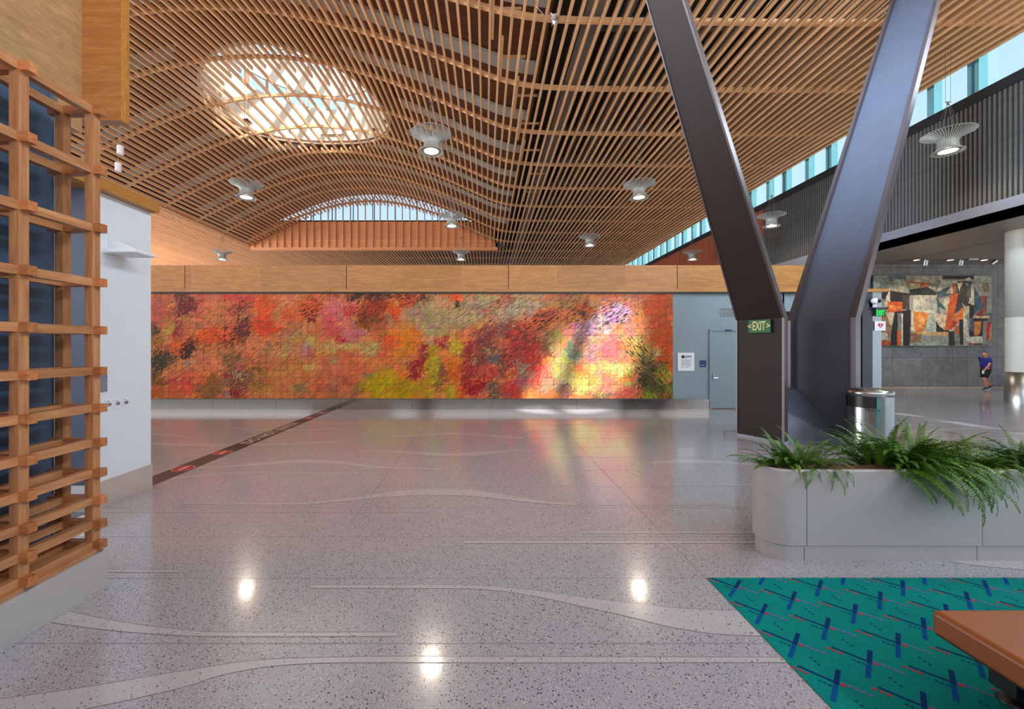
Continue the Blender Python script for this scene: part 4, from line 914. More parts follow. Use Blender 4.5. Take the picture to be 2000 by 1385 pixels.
# painting
PW, PH_ = 200, 118
pim = np.zeros((PH_, PW, 3)); pim[:] = (150, 146, 128)
yy, xx = np.mgrid[0:PH_, 0:PW]; CX_ = 45+xx/PW*1890; CY_ = 72+yy/PH_*1098
def poly(c, pts):
    inside = np.zeros(CX_.shape, bool); n = len(pts)
    for i in range(n):
        x1, y1 = pts[i]; x2, y2 = pts[(i+1) % n]
        if y1 == y2: continue
        cnd = ((CY_ >= min(y1, y2)) & (CY_ < max(y1, y2)) & (CX_ < (x2-x1)*(CY_-y1)/(y2-y1)+x1)); inside ^= cnd
    pim[inside] = c
R_ = lambda x0, y0, x1, y1: [(x0, y0), (x1, y0), (x1, y1), (x0, y1)]
cr, dk, gy_, og, tl, tn = (198, 188, 160), (46, 42, 40), (112, 114, 104), (214, 118, 46), (66, 96, 104), (170, 140, 104)
for c, p in (
 ((150,152,134), R_(45,72,290,270)), ((100,104,98), R_(290,72,560,160)), ((128,128,112), R_(140,170,480,270)), ((170,168,148), R_(360,120,530,200)), ((150,150,130), [(450,340),(500,170),(540,160),(610,340)]),
 ((158,146,126), R_(560,72,1160,120)), ((140,132,116), R_(560,110,1020,160)), ((176,164,140), R_(680,80,1150,190)), (dk, R_(1150,72,1660,120)),
 (dk, [(160,350),(300,300),(620,350),(620,620),(160,420)]), ((188,180,156), [(210,560),(240,400),(300,300),(315,540)]), ((204,92,40), R_(265,480,505,640)), ((222,128,60), [(290,520),(500,560),(480,600),(260,600)]), ((76,64,56), R_(505,370,620,600)),
 ((206,186,150), [(235,640),(375,640),(350,890),(250,760)]), ((150,110,76), [(160,700),(235,640),(330,900),(290,1080),(160,960)]), (dk, [(375,640),(640,600),(620,1170),(300,1170),(330,900)]), ((130,128,112), R_(425,650,480,930)), ((200,96,36), R_(420,935,480,1165)), ((196,190,160), [(480,660),(515,660),(510,1165),(485,1165)]), ((186,176,150), [(160,960),(260,960),(280,1080),(160,1080)]), ((160,74,40), [(160,1080),(330,1090),(300,1165),(160,1165)]),
 ((186,96,50), [(560,155),(930,180),(1020,230),(900,240),(640,240)]), ((206,180,130), [(620,180),(800,200),(760,270),(640,280)]), ((52,54,52), [(610,290),(900,240),(1060,330),(1040,370),(620,370)]), ((120,104,88), [(930,180),(1020,190),(1020,240),(900,230)]),
 ((110,118,112), R_(1020,140,1140,330)), ((186,178,152), [(1120,140),(1480,140),(1060,320)]), ((198,186,156), [(1480,130),(1580,90),(1610,150),(1470,155)]), ((76,96,98), [(1060,320),(1380,180),(1380,350),(1060,420)]), ((190,180,150), [(1200,350),(1290,220),(1330,350)]), ((176,80,50), R_(1310,190,1350,350)),
 ((60,58,54), R_(1380,155,1610,540)), ((186,178,150), [(1380,180),(1470,170),(1410,300),(1420,380)]), ((186,180,156), [(1500,180),(1640,210),(1650,520),(1560,500),(1600,300)]), ((76,84,84), R_(1540,170,1600,420)), ((190,180,152), [(1400,440),(1500,540),(1400,570)]),
 ((172,172,152), R_(1650,72,1940,380)), ((150,120,96), R_(1790,180,1880,320)), ((172,168,150), R_(1700,200,1790,380)), ((150,84,70), R_(1740,380,1860,640)), ((156,166,152), R_(1855,380,1940,650)), ((62,94,104), [(1650,235),(1815,560),(1650,680)]), ((150,52,44), [(1650,690),(1790,590),(1790,700)]), ((96,104,100), R_(1790,655,1940,810)),
 ((190,182,158), R_(670,375,1030,620)), ((168,166,150), [(1020,380),(1120,500),(1060,640),(960,560),(900,400)]), ((200,192,166), [(650,620),(950,590),(1040,660),(1040,950),(680,950),(640,900)]), ((226,134,58), [(680,620),(930,660),(850,940),(690,980)]), ((236,160,92), [(760,700),(880,720),(820,900),(770,900)]), ((172,180,158), [(950,600),(1040,700),(1040,950),(850,950)]),
 ((140,104,76), [(625,960),(825,990),(790,1120),(620,1120)]), ((214,164,104), [(850,950),(1235,950),(1235,1020),(700,980)]), ((150,154,138), [(825,995),(1235,1025),(1235,1165),(615,1170),(620,1120),(790,1120)]),
 (dk, R_(1040,760,1240,950)), ((54,92,96), [(1040,400),(1120,500),(1210,600),(1090,740)]), ((160,156,132), [(1090,560),(1210,610),(1100,740)]), ((206,178,146), [(1040,660),(1210,690),(1280,930),(1170,920),(1080,850),(1040,770)]), ((186,180,152), [(1130,500),(1200,420),(1290,400),(1230,640)]),
 ((196,92,44), [(1270,370),(1390,350),(1350,640),(1300,760),(1260,930),(1180,920),(1220,600)]), ((72,62,62), [(1390,370),(1480,560),(1330,680)]), ((208,112,44), [(1330,690),(1470,570),(1490,600),(1490,740),(1400,800),(1320,760)]), ((192,182,152), [(1480,550),(1585,545),(1585,620),(1480,740)]), ((196,60,44), [(1300,760),(1400,800),(1290,940),(1260,880)]), ((186,182,172), [(1400,790),(1290,990),(1275,930)]), ((176,110,56), R_(1330,850,1415,990)),
 (dk, R_(1415,760,1480,1160)), (dk, R_(1570,530,1650,1035)), (dk, R_(1240,940,1335,1170)), ((120,124,110), R_(1335,1000,1420,1160)), ((204,196,174), [(1480,740),(1560,730),(1570,1030),(1780,1030),(1780,1130),(1620,1130),(1520,1080),(1480,1000)]), ((132,134,128), [(1520,700),(1580,740),(1570,1030)]), ((74,90,110), R_(1580,740,1650,940)),
 (dk, R_(1640,740,1850,1020)), ((204,124,56), [(1650,780),(1760,780),(1755,930),(1720,1000),(1650,1010)]), ((212,174,132), R_(1630,700,1895,738)), ((132,134,116), R_(1785,785,1850,1165)), ((192,48,44), [(1845,800),(1920,810),(1875,1080),(1840,1080)]), ((172,140,70), [(1920,800),(1940,800),(1930,1080),(1880,1080)]), ((134,132,116), R_(1780,1080,1940,1170)), ((150,84,60), R_(1560,1130,1640,1170)), ((100,72,62), R_(1640,1130,1780,1170))):
    poly(c, p)
pim = pim*(1+(vnoise((PH_, PW), 4, 21)-.5)[..., None]*.3+(vnoise((PH_, PW), 2, 22)-.5)[..., None]*.2)
pl = np.clip(lin(pim)*.92, 0, .9)
pa, pb = P(1706, 675, YE-.12), P(1937, 538.5, YE-.12)
pt = empty('abstract_painting', ((pa.x+pb.x)/2, YE-.1, pa.z)); tag(pt, 'wide abstract painting of overlapping cream, orange and dark shapes on slate wall', 'painting')
me = bpy.data.meshes.new('canvas'); vs = []; fs = []; cl = []
for j in range(PH_+1):
    for i in range(PW+1): vs.append((pa.x+(pb.x-pa.x)*i/PW, YE-.121, pb.z+(pa.z-pb.z)*j/PH_))
for j in range(PH_):
    for i in range(PW): p_ = j*(PW+1)+i; fs.append((p_, p_+PW+1, p_+PW+2, p_+1)); cl.append((*pl[j, i], 1))
me.from_pydata(vs, [], fs); me.materials.append(M['painting'])
at = me.color_attributes.new('paint', 'FLOAT_COLOR', 'CORNER'); at.data.foreach_set('color', [c for q in cl for _ in range(4) for c in q])
o = link('canvas', me); o.parent = pt; o.matrix_parent_inverse = pt.matrix_basis.inverted()
mb = MB(); mb.box(pa.x-.03, YE-.118, pa.z-.03, pb.x+.03, YE-.002, pb.z+.03); mb.build('frame', M['steel_dark'], pt)
# downlights and track heads
for i, px in enumerate((1790, 1856, 1922)):
    c_ = P(px, 507.5, 19.02); c_.z = zf0
    d_ = empty('ceiling_downlight', c_); tag(d_, ('leftmost', 'middle', 'rightmost')[i]+' of three small warm downlights in the soffit slot', 'downlight', 'soffit downlights')
    mb = MB(); mb.lathe([(.14, 0), (.14, -.02), (.11, -.02)], 20, c_); mb.build('trim_ring', M['steel_matt'], d_)
    mb = MB(); mb.lathe([(.0001, -.012), (.11, -.012)], 20, c_); mb.build('bulb', M['spotglow'], d_)
    L = lamp('SPOT', 'downlight_beam', c_+Vector((0, 0, -.05)), 160, (1, .8, .6), spot_size=1.6, spot_blend=.6, shadow_soft_size=.08)
for i, (px, py, tl_) in enumerate(((1808, 514, 0), (1877, 514, 0), (1942, 513, .9))):
    c_ = P(px, py, 18.9)
    d_ = empty('track_spotlight', (c_.x, 18.9, zf0)); tag(d_, ('left upright', 'middle upright', 'tilted right-hand')[i]+' cylinder spotlight hanging above the painting', 'spotlight', 'spotlights above the painting')
    mb = MB(); mb.tube([(c_.x, 18.9, zf0), (c_.x, 18.9, c_.z+.05)], .02, 8); mb.build('stem', M['steel_matt'], d_)
    dv = Vector((-math.sin(tl_)*.13, .03, -math.cos(tl_)*.13)); mb = MB(); mb.tube([c_+Vector((0,0,.05))-dv*.6, c_+Vector((0,0,.05))+dv*1.2], .075, 14); mb.build('head', M['steel_matt'], d_)
c_ = P(1893, 508.5, 19); mb = MB(); mb.box(c_.x-.25, 18.8, zf0-.05, c_.x+.2, 19.1, zf0-.001); o = mb.build('sensor_box', M['steel_matt']); tag(o, 'small flat grey sensor unit on the soffit between spotlights', 'sensor')
# round column
rc = empty('round_column', (18.82, 14.2, 0)); tag(rc, 'cream round column with brushed steel base at right edge', 'column')
mb = MB(); mb.lathe([(.50, 1.1), (.50, 3.0)], 48, (18.82, 14.2, 0)); mb.build('lower_shaft', M['column'], rc, smooth=True)
mb = MB(); mb.lathe([(.49, 3.0), (.49, 3.01), (.50, 3.01), (.50, zf0)], 48, (18.82, 14.2, 0)); mb.build('upper_shaft', M['column'], rc, smooth=True)
mb = MB(); mb.lathe([(.52, 0), (.52, 1.1), (.50, 1.1)], 48, (18.82, 14.2, 0)); mb.build('steel_base', steel('column_base_steel', (.5, .52, .5, 1), .3, (3, 3, .2), .1), rc, smooth=True)
# white loudspeaker on fascia
c_ = P(1981, 394, 15.6); sp_ = empty('wall_speaker', c_); tag(sp_, 'white rounded loudspeaker high on the grey fascia', 'speaker')
mb = MB(); mb.box(c_.x-.35, c_.y-.22, c_.z-.17, c_.x+.36, c_.y+.2, c_.z+.18); o = mb.build('cabinet', M['signwhite'], sp_); bevel(o, .07, 4)
mb = MB(); mb.box(c_.x+.05, c_.y-.05, c_.z-.3, c_.x+.45, c_.y+.1, c_.z-.17); mb.build('bracket', M['steel_matt'], sp_)

# ------------------------------------------------------------------ V column
tv, nv = Vector((.425, -.905, 0)), Vector((.905, .425, 0))
vc = empty('forked_column', (6.4, 8.6, 0)); tag(vc, 'tall dark bronze V-shaped steel column with two slanting plate legs', 'column')
ZK = CH+.6
def legpts(Pf, Pn, sgn, mslope, tau, top):
    lv = []
    for z, b_ in ((0, 0), (ZK, 0), (ZK+top, top)):
        f_ = Vector((*Pf, z))+nv*sgn*mslope*b_+tv*tau*b_; n2 = Vector((*Pn, z))+nv*sgn*mslope*b_-tv*tau*b_
        lv.append((f_, n2))
    return lv
def plate(lv, off0, off1, s0, s1, name, mat, z0=None):
    # slab between fractions s0..s1 of the face width, from offset off0 to off1 along nv
    mb = MB(); vs = []
    for f_, n2 in lv:
        a, b_ = f_+(n2-f_)*s0, f_+(n2-f_)*s1
        if z0 is not None and a.z < z0: a = Vector((a.x, a.y, z0)); b_ = Vector((b_.x, b_.y, z0))
        vs += [a+nv*off0, b_+nv*off0, b_+nv*off1, a+nv*off1]
    fs = [(0, 1, 2, 3)[::-1]]+[(4*i+k, 4*i+(k+1) % 4, 4*i+4+(k+1) % 4, 4*i+4+k) for i in range(len(lv)-1) for k in range(4)]+[tuple(4*len(lv)-4+k for k in range(4))]
    mb.add(vs, fs); return mb.build(name, mat, vc)
LA = legpts((5.57, 9.07), (6.0, 8.22), -1, .4867, .028, 9.6)
M['vleg_skylit'] = plain('skylit_bronze_paint', C(80, 84, 96), .48, .1, .03, 2, .02, 200, .25)  # same paint as the left leg, bluish light put into its colour
RA = legpts((6.9, 9.15), (7.35, 8.2), 1, .5164, .0113, 9.6)
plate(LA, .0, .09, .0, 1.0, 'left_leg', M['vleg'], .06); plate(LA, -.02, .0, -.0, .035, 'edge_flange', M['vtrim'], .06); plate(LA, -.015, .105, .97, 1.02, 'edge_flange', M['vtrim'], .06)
plate(RA, .0, .12, .0, 1.0, 'right_leg', M['vleg_skylit']); plate(RA, -.12, .14, -.07, -.0, 'edge_flange', M['vtrim']); plate(RA, -.03, .16, .985, 1.07, 'edge_flange', M['vtrim'])
mb = MB(); mb.add([LA[0][0]+nv*.1+Vector((0,0,1.06)), LA[0][1]+nv*.1, RA[0][1], RA[0][0]+Vector((0,0,1.06)), LA[0][0]+nv*.1, RA[0][0]], [(0,1,2,3), (0,3,5,4), (0,4,1), (3,2,5)]); mb.build('sloped_guard', M['vramp'], vc)
mb = MB(); mb.add([LA[0][0]+nv*.02, LA[0][1]+nv*.02, LA[0][1]+nv*.2, LA[0][0]+nv*.2]+[v+Vector((0,0,.06)) for v in (LA[0][0]+nv*.02, LA[0][1]+nv*.02, LA[0][1]+nv*.2, LA[0][0]+nv*.2)], [(3,2,1,0),(4,5,6,7),(0,1,5,4),(1,2,6,5),(2,3,7,6),(3,0,4,7)]); mb.build('plinth', M['grey_wall'], vc)
# EXIT sign on the left leg
def onface(px, py, off):
    d = Vector(((px-VX)/FP, 1, -(py-VY)/FP)); p0 = Vector((5.57, 9.07, 0))+nv*off; cpos = Vector((0, 0, CH))
    t = (p0-cpos).dot(nv)/d.dot(nv); return cpos+d*t
es = empty('exit_sign', onface(1484, 637.5, -.02)); tag(es, 'green EXIT sign with cream letters and arrows on the dark leg', 'exit sign')
a, b_, c_ = onface(1462.6, 649.3, -.02), onface(1506, 649, -.02), onface(1484, 637.5, -.02)
hw = (b_-a).dot(tv)/2; hh = .14; ctr = (a+b_)/2; ctr.z = c_.z
rotz = math.atan2(tv.y, tv.x)
mb = MB(); mb.box(-hw, -.03, -hh, hw, 0, hh); o = mb.build('plate', M['green_sign'], None); o.location = ctr; o.rotation_euler = (0, 0, rotz); o.parent = es; o.matrix_parent_inverse = es.matrix_basis.inverted()
bevel(o, .01)
fr_ = ctr-nv*.032
text('EXIT', 'lettering', M['cream'], es, fr_, .26, (PI/2, 0, rotz), .002, bold=.006, fit=hw*1.16)
text('<', 'arrow', M['cream'], es, fr_-tv*(hw*.84), .16, (PI/2, 0, rotz), .002, bold=.004)
text('>', 'arrow', M['cream'], es, fr_+tv*(hw*.84), .16, (PI/2, 0, rotz), .002, bold=.004)

# ------------------------------------------------------------------ bins
def bin_(cx, cy, r, h, label, slot=True):
    o_ = empty('litter_bin', (cx, cy, 0)); tag(o_, label, 'bin', 'steel bins by the column')
    mb = MB(); mb.lathe([(r, 0), (r, h*.72)], 40, (cx, cy, 0)); mb.build('body', M['chrome'], o_, smooth=True)
    mb = MB(); mb.lathe([(r*.97, h*.72), (r*.97, h*.9)], 30, (cx, cy, 0)); mb.lathe([(0.001, h*.72), (r*.97, h*.72)], 30, (cx, cy, 0)); mb.build('inner_hood', M['black'], o_, smooth=True)
    mb = MB(); a0, a1 = (math.radians(243), math.radians(505)) if slot else (0, 2*PI)
    mb.lathe([(r, h*.72), (r, h*.92)], 36, (cx, cy, 0), a0=a0, a1=a1); mb.build('hood', M['chrome'], o_, smooth=True)
    mb = MB(); mb.lathe([(r, h*.90), (r*1.02, h*.90), (r*1.02, h*.985), (r*.9, h), (r*.3, h*1.03), (.001, h*1.035)], 40, (cx, cy, 0)); mb.build('lid', M['chrome'], o_, smooth=True); return o_
b1 = bin_(6.95+.33, 7.75, .335, 1.16, 'polished steel bin with open hood and TRASH lettering, behind the planter')
text('TRASH', 'lettering', M['black'], b1, (7.07, 7.48, .80), .075, (PI/2, 0, -.45), .001)
b2 = bin_(7.72, 8.3, .31, 1.10, 'steel bin mostly hidden behind the TRASH bin')

# ------------------------------------------------------------------ planter and ferns
PX0, PYC, PR, PE = 2.80, 3.92, .20, 6.4
pl_ = empty('planter', (4.4, PYC, 0)); tag(pl_, 'long off-white planter with rounded end, filled with ferns', 'planter')
def stadium(x0_, x1_, r, yc, n=14, left=True):
    pts = []
    if left: pts += [(x0_+r*math.cos(a), yc+r*math.sin(a)) for a in [PI/2+PI*k/n for k in range(n+1)]]
    else: pts += [(x0_, yc+r), (x0_, yc-r)]
    pts += [(x1_, yc-r), (x1_, yc+r)]; return pts
def shell(x0_, x1_, left, z0, z1, th, r, name):
    o_ = stadium(x0_, x1_, r, PYC, 14, left); i_ = stadium(x0_ if left else x0_, x1_, r-th, PYC, 14, left)
    n = len(o_); mb = MB()
    rings = [[(x, y, z0) for x, y in o_], [(x, y, z1-.018) for x, y in o_]]
    m_ = stadium(x0_, x1_, r-.008, PYC, 14, left); rings.append([(x, y, z1-.004) for x, y in m_])
    m_ = stadium(x0_, x1_, r-th/2, PYC, 14, left); rings.append([(x, y, z1) for x, y in m_])
    rings += [[(x, y, z1-.008) for x, y in i_], [(x, y, z0) for x, y in i_]]
    vs = [v for q in rings for v in q]; fs = []
    for a in range(len(rings)-1):
        for k in range(n-1): fs.append((a*n+k, a*n+k+1, (a+1)*n+k+1, (a+1)*n+k))
    # only the long sides and the round end: the run is open at segment joints
    mb.add(vs, [f for i, f in enumerate(fs) if (i % (n-1)) != (n-3+1 if left else 2)])
    return mb.build(name, M['planter'], pl_, smooth=False)
zt_ = .84
# round end, then two straight units; front and back slabs as one shell each
def unit(x0_, x1_, z0, z1, r, th, nm):
    mb = MB()
    for s_ in (-1, 1):
        yo = PYC+s_*r; yi = PYC+s_*(r-th)
        prof = [(yo, z0), (yo, z1-.02), (yo-s_*.006, z1-.006), ((yo+yi)/2, z1), (yi, z1-.008), (yi, z0)]
        vs = [(x, y, z) for x in (x0_, x1_) for y, z in prof]; n = len(prof)
        mb.add(vs, [(k, k+1, n+k+1, n+k) for k in range(n-1)]+[tuple(range(n)), tuple(range(n, 2*n))[::-1], (n-1, 0, n, 2*n-1)])
    return mb.build(nm, M['planter'], pl_)
def uend(x1_, z0, z1, r, th, nm):
    mb = MB(); prof = [(r, z0), (r, z1-.02), (r-.006, z1-.006), (r-th/2, z1), (r-th, z1-.008), (r-th, z0)]; n = len(prof)
    path = [(x1_, -1, 0)]+[None]
    vs = []; sec = []
    N_ = 20
    cols_ = [(x1_, PYC, 0, 1)]+[(PX0, PYC, math.cos(PI/2+PI*k/N_), math.sin(PI/2+PI*k/N_)) for k in range(N_+1)]+[(x1_, PYC, 0, -1)]
    for (cx_, cy_, c_, s_) in cols_:
        for r_, z_ in prof: vs.append((cx_+c_*r_, cy_+s_*r_, z_))
    fs = [(a*n+k, a*n+k+1, (a+1)*n+k+1, (a+1)*n+k) for a in range(len(cols_)-1) for k in range(n-1)]
    mb.add(vs, fs); return mb.build(nm, M['planter'], pl_, smooth=False)
J1, J2 = 2.925, 4.52
uend(J1-.003, .15, zt_, PR, .028, 'end_panel'); unit(J1+.003, J2-.003, .15, zt_, PR, .028, 'side_panel'); unit(J2+.003, PE, .15, zt_, PR, .028, 'side_panel')
uend(J1-.012, 0, .148, PR-.02, .02, 'kick_plate'); unit(J1-.006, J2-.03, 0, .148, PR-.02, .02, 'kick_plate'); unit(J2-.024, PE, 0, .148, PR-.02, .02, 'kick_plate')
mb = MB(); xs_ = [PX0-.16+.05*k for k in range(75)]; ys_ = [PYC-.168+.042*k for k in range(9)]
vs = []
for x in xs_:
    for y in ys_:
        yc = PYC+(y-PYC)*(min(1, math.sqrt(max(0.02, 1-((PX0-x)/.172)**2))) if x < PX0 else 1)
        vs.append((x, yc, .78+.045*math.cos((y-PYC)/.168*PI/2)+random.uniform(-.008, .008)))
mb.add(vs, [(i*9+j, (i+1)*9+j, (i+1)*9+j+1, i*9+j+1) for i in range(74) for j in range(8)]); o = mb.build('soil', M['soil'], pl_, smooth=True); o['kind'] = 'stuff'
# fronds
def frond_mesh(L, up, droop, wmax, seed):
    r = random.Random(seed); N = int(L/.0135); p = Vector((0, 0, 0)); ang = up; pts = []
    for i in range(N+1):
        pts.append((p.copy(), ang)); ang -= droop/N*(.4+1.2*i/N); p = p+Vector((math.cos(ang), 0, math.sin(ang)))*(L/N)
    vs = []; fs = []
    side = r.uniform(-.15, .15)
    for i, (q, a) in enumerate(pts):
        t = i/N; q.y += side*t*t*L
        if t < .08: continue
        w = wmax*math.sin(min(1, (t+.06)*1.5)*PI/2)*(1-max(0, t-.35)/.66)**.75+.004
        d = Vector((math.cos(a), 0, math.sin(a))); up_ = Vector((-math.sin(a), 0, math.cos(a)))
        for s in (-1, 1):
            tip = q+Vector((0, s*w, 0))+d*w*r.uniform(.1, .4)-up_*w*r.uniform(.05, .45)
            b0 = q-d*.0035; b1 = q+d*.005; m_ = (q+tip)/2+up_*.004; k = len(vs)
            vs += [b0, b1, m_+d*.0052, tip, m_-d*.0052]; fs += [(k, k+4, k+2, k+1), (k+4, k+3, k+2)]
    k = len(vs)
    for i in range(0, len(pts), 3): q = pts[i][0]; vs += [q+Vector((0, -.0015, 0)), q+Vector((0, .0015, 0)), q+Vector((0, 0, .0025))]
    m_ = (len(vs)-k)//3
    for i in range(m_-1):
        a = k+i*3; fs += [(a, a+1, a+4, a+3), (a+1, a+2, a+5, a+4), (a+2, a, a+3, a+5)]
    me = bpy.data.meshes.new('frond'); me.from_pydata([tuple(v) for v in vs], [], fs); me.materials.append(M['fern']); return me
FR = {}
def frond(kind, i):
    key = (kind, i)
    if key not in FR:
        r = random.Random(hash(kind) % 97+i*13 if False else i*13+len(kind))
        if kind == 'up': FR[key] = frond_mesh(r.uniform(.30, .46), r.uniform(1.1, 1.45), r.uniform(.9, 1.7), .042, i)
        elif kind == 'out': FR[key] = frond_mesh(r.uniform(.28, .40), r.uniform(.7, 1.1), r.uniform(1.2, 2.0), .044, i)
        else: FR[key] = frond_mesh(r.uniform(.40, .60), r.uniform(.35, .7), r.uniform(2.0, 2.5), .042, i)
    return FR[key]
def fern(x, y, label, nup, nout, nhang, sc, spread, hang_dir=-PI/2, hs=1.0, z=.80, hx=0):
    e = empty('fern', (x, y, z)); tag(e, label, 'fern', 'ferns in the planter')
    r = random.Random(int(x*1000))
    for kind, cnt in (('up', nup), ('out', nout), ('hang', nhang)):
        for k in range(cnt):
            o = bpy.data.objects.new('frond', frond(kind, r.randrange(6))); COL.objects.link(o); o.parent = e
            if kind == 'hang': a = hang_dir+r.uniform(-.75, .75)
            else: a = r.uniform(0, 2*PI)
            ro = r.uniform(0, spread) if kind != 'hang' else spread*.7
            hxx = hx if kind == 'hang' else 0
            px_ = math.cos(a)*ro*1.4+r.uniform(-spread, spread)*.6; py_ = math.sin(a)*ro*.4
            o.location = (px_+hxx, py_, r.uniform(-.02, .01)); s_ = sc*r.uniform(.75, 1.15)*(hs if kind == 'hang' else 1)
            o.scale = (s_, s_, s_); o.rotation_euler = (r.uniform(-.35, .35), r.uniform(-.2, .2), a)
    return e
fern(2.98, 3.93, 'small fern at the rounded left end of the planter', 40, 54, 14, .9, .16, hs=.75, hx=.15)
fern(4.00, 3.95, 'largest fern with long fronds trailing over the planter front', 80, 100, 40, 1.22, .26, hang_dir=-PI/2+.35)
fern(4.62, 3.95, 'dark lower fern right of the largest, trailing over the panel joint', 30, 60, 12, .74, .22, hs=1.15)
fern(5.25, 3.93, 'fern cut by the right edge of the picture', 60, 80, 10, .9, .26, hs=.8)
# fallen leaflets on the floor
lm = MB(); lm.add([(-.012, 0, .001), (0, -.004, .004), (.012, 0, .001), (0, .004, .003)], [(0, 1, 2, 3)]); lm = lm.mesh('leaflet'); lm.materials.append(plain('dry_leaf', C(70, 88, 44), .8))
for k, (px, py) in enumerate(((1583,1090),(1669,1098),(1728,1099),(1727,1102),(1765,1096),(1781,1098),(1798,1102),(1840,1105),(1842,1104),(1870,1102),(1857,1092),(1413,1065))):
    o = link('fallen_leaflet', lm, None, F(px, py)); o.rotation_euler = (0, 0, k*1.7); tag(o, 'tiny dry leaf piece on terrazzo by the planter foot', 'leaf', 'fallen leaflets by the planter')

# ------------------------------------------------------------------ carpet
cx0, cy1 = 1.873, 3.46
mb = MB(); mb.box(cx0, -3, 0, 9, cy1, .006); cp = mb.build('carpet', M['carpet']); tag(cp, 'teal carpet with navy, red and purple dashes beside the terrazzo', 'carpet')
mb = MB(); du, dv2 = Vector((1, -1, 0))/math.sqrt(2), Vector((1, 1, 0))/math.sqrt(2)
def dash(c, u0, u1, v0, v1, mat, z):
    ps = [c+du*u+dv2*v for u, v in ((u0, v0), (u1, v0), (u1, v1), (u0, v1))]
    # clip to the carpet rectangle
    def clip(ps, f):
        out = []
        for i in range(len(ps)):
            a, b_ = ps[i], ps[(i+1) % len(ps)]; fa, fb = f(a), f(b_)
            if fa >= 0: out.append(a)
            if fa*fb < 0: out.append(a.lerp(b_, fa/(fa-fb)))
        return out
    ps = clip(ps, lambda p: p.x-cx0); 
    if len(ps) > 2: ps = clip(ps, lambda p: cy1-p.y)
    if len(ps) > 2: mb.add([(p.x, p.y, z) for p in ps], [tuple(range(len(ps)))], mat)
for rI in range(0, 24):
    for cI in range(-1, 9):
        c = Vector((2.022-.678+cI*.678+(.34 if rI % 2 else 0), 3.62-.1583*rI-.0, 0)); c.y = 2.676+.1583*6-.1583*rI
        if rI % 2 == 0: pass
        z = .0075
        for k in range(3): dash(c, -.012, .012, .0+k*.052, .05+k*.052, YRN, z)
        for k in range(7): dash(c, -.012, .012, -.155+k*.0215, -.155+k*.0215+.018, YRB, z)
        dash(c, -.18, -.014, .013, .029, YRN, z)
        for k in range(3): dash(c, -.205+k*.031, -.185+k*.031, -.019, -.003, YRR, z)
        dash(c, .018, .040, .012, .029, YRR, z)
        for k in range(5): dash(c, .02+k*.028, .041+k*.028, .036, .050, YRP, z)
        for k in range(3): dash(c, -.075+k*.022, -.06+k*.022, -.034, -.022, YRN, z)
        for k in range(3): dash(c, .085+k*.022, .099+k*.022, -.071-k*.017, -.059-k*.017, YRN, z)
mb.build('woven_pattern', None, cp)

# ------------------------------------------------------------------ bench
bn = empty('bench', (3.4, 1.3, 0)); tag(bn, 'tan leather bench with rounded edges standing on the teal carpet', 'bench')
bx0, by1, bz1, bz0 = 2.555, 2.35, .455, .315
mb = MB(); mb.box(bx0, -.6, bz0, 4.6, by1, bz1); o = mb.build('cushion', M['leather'], bn); bevel(o, .028, 4)
mb = MB(); zz = bz1-.032; mb.tube([(4.6, by1+.001, zz), (bx0+.03, by1+.001, zz), (bx0-.001, by1-.03, zz), (bx0-.001, -.6, zz)], .0016, 6); mb.build('piping', M['stitch'], bn)
mb = MB(); mb.tube([(4.6, by1, bz0+.02), (bx0+.03, by1, bz0+.012), (bx0, by1-.03, bz0+.012), (bx0, -.6, bz0+.012)], .003, 6); mb.build('piping', M['black'], bn)
mb = MB(); mb.box(bx0+.13, -.4, bz0-.05, 4.5, by1-.5, bz0-.001); mb.box(bx0+.015, 1.98, bz0-.07, bx0+.2, 2.09, bz0-.002); mb.build('underframe', M['black'], bn)
for x, y in ((2.90, 2.24), (4.3, 2.24), (2.90, .2)):
    mb = MB(); mb.tube([(x, y, .03), (x, y, bz0)], .028, 16); mb.build('leg', M['steel_matt'], bn, smooth=True)
    mb = MB(); mb.lathe([(.07, .007), (.07, .014), (.03, .045), (.0, .045)], 24, (x, y, 0)); mb.build('foot', M['black'], bn, smooth=True)

# ------------------------------------------------------------------ left: white wall, trim, devices
wl_ = MB(); XL = -4.68; YR0, YR1 = 4.85, 5.74
wl_.box(-8.6, YR0, 0, XL, YR1, CH+1.92); wlo = struct(wl_.build('wall_left', M['white']))
mb = MB(); mb.box(-8.6, YR0-.006, 0, XL-.001, YR0-.001, CH+1.92); mb.build('shade_skin', plain('shaded_white_paint', C(84, 93, 112), .5, 0, .02), wlo)  # skin over the white wall's end face, its shade put into the colour
mb = MB(); mb.box(-8.6, 4.95, 0, -4.9, 5.5, CH+1.92)
mb = MB(); zbl = CH-227.5*YR1/FP
mb.box(XL, YR0-.012, 0, XL+.012, YR1+.012, zbl); mb.box(-8.6, YR0-.012, 0, XL, YR0, zbl); mb.box(-8.6, YR1, 0, XL, YR1+.012, zbl); struct(mb.build('baseboard_left', M['steel']))
mb = MB(); zt2 = CH+(VY-416)*YR1/FP
for k in range(4): mb.box(-8.6, 3.2, zt2+.001+k*.034, XL+.12, YR1+.005, zt2+.034+k*.034)
struct(mb.build('trim_2', M['band']))
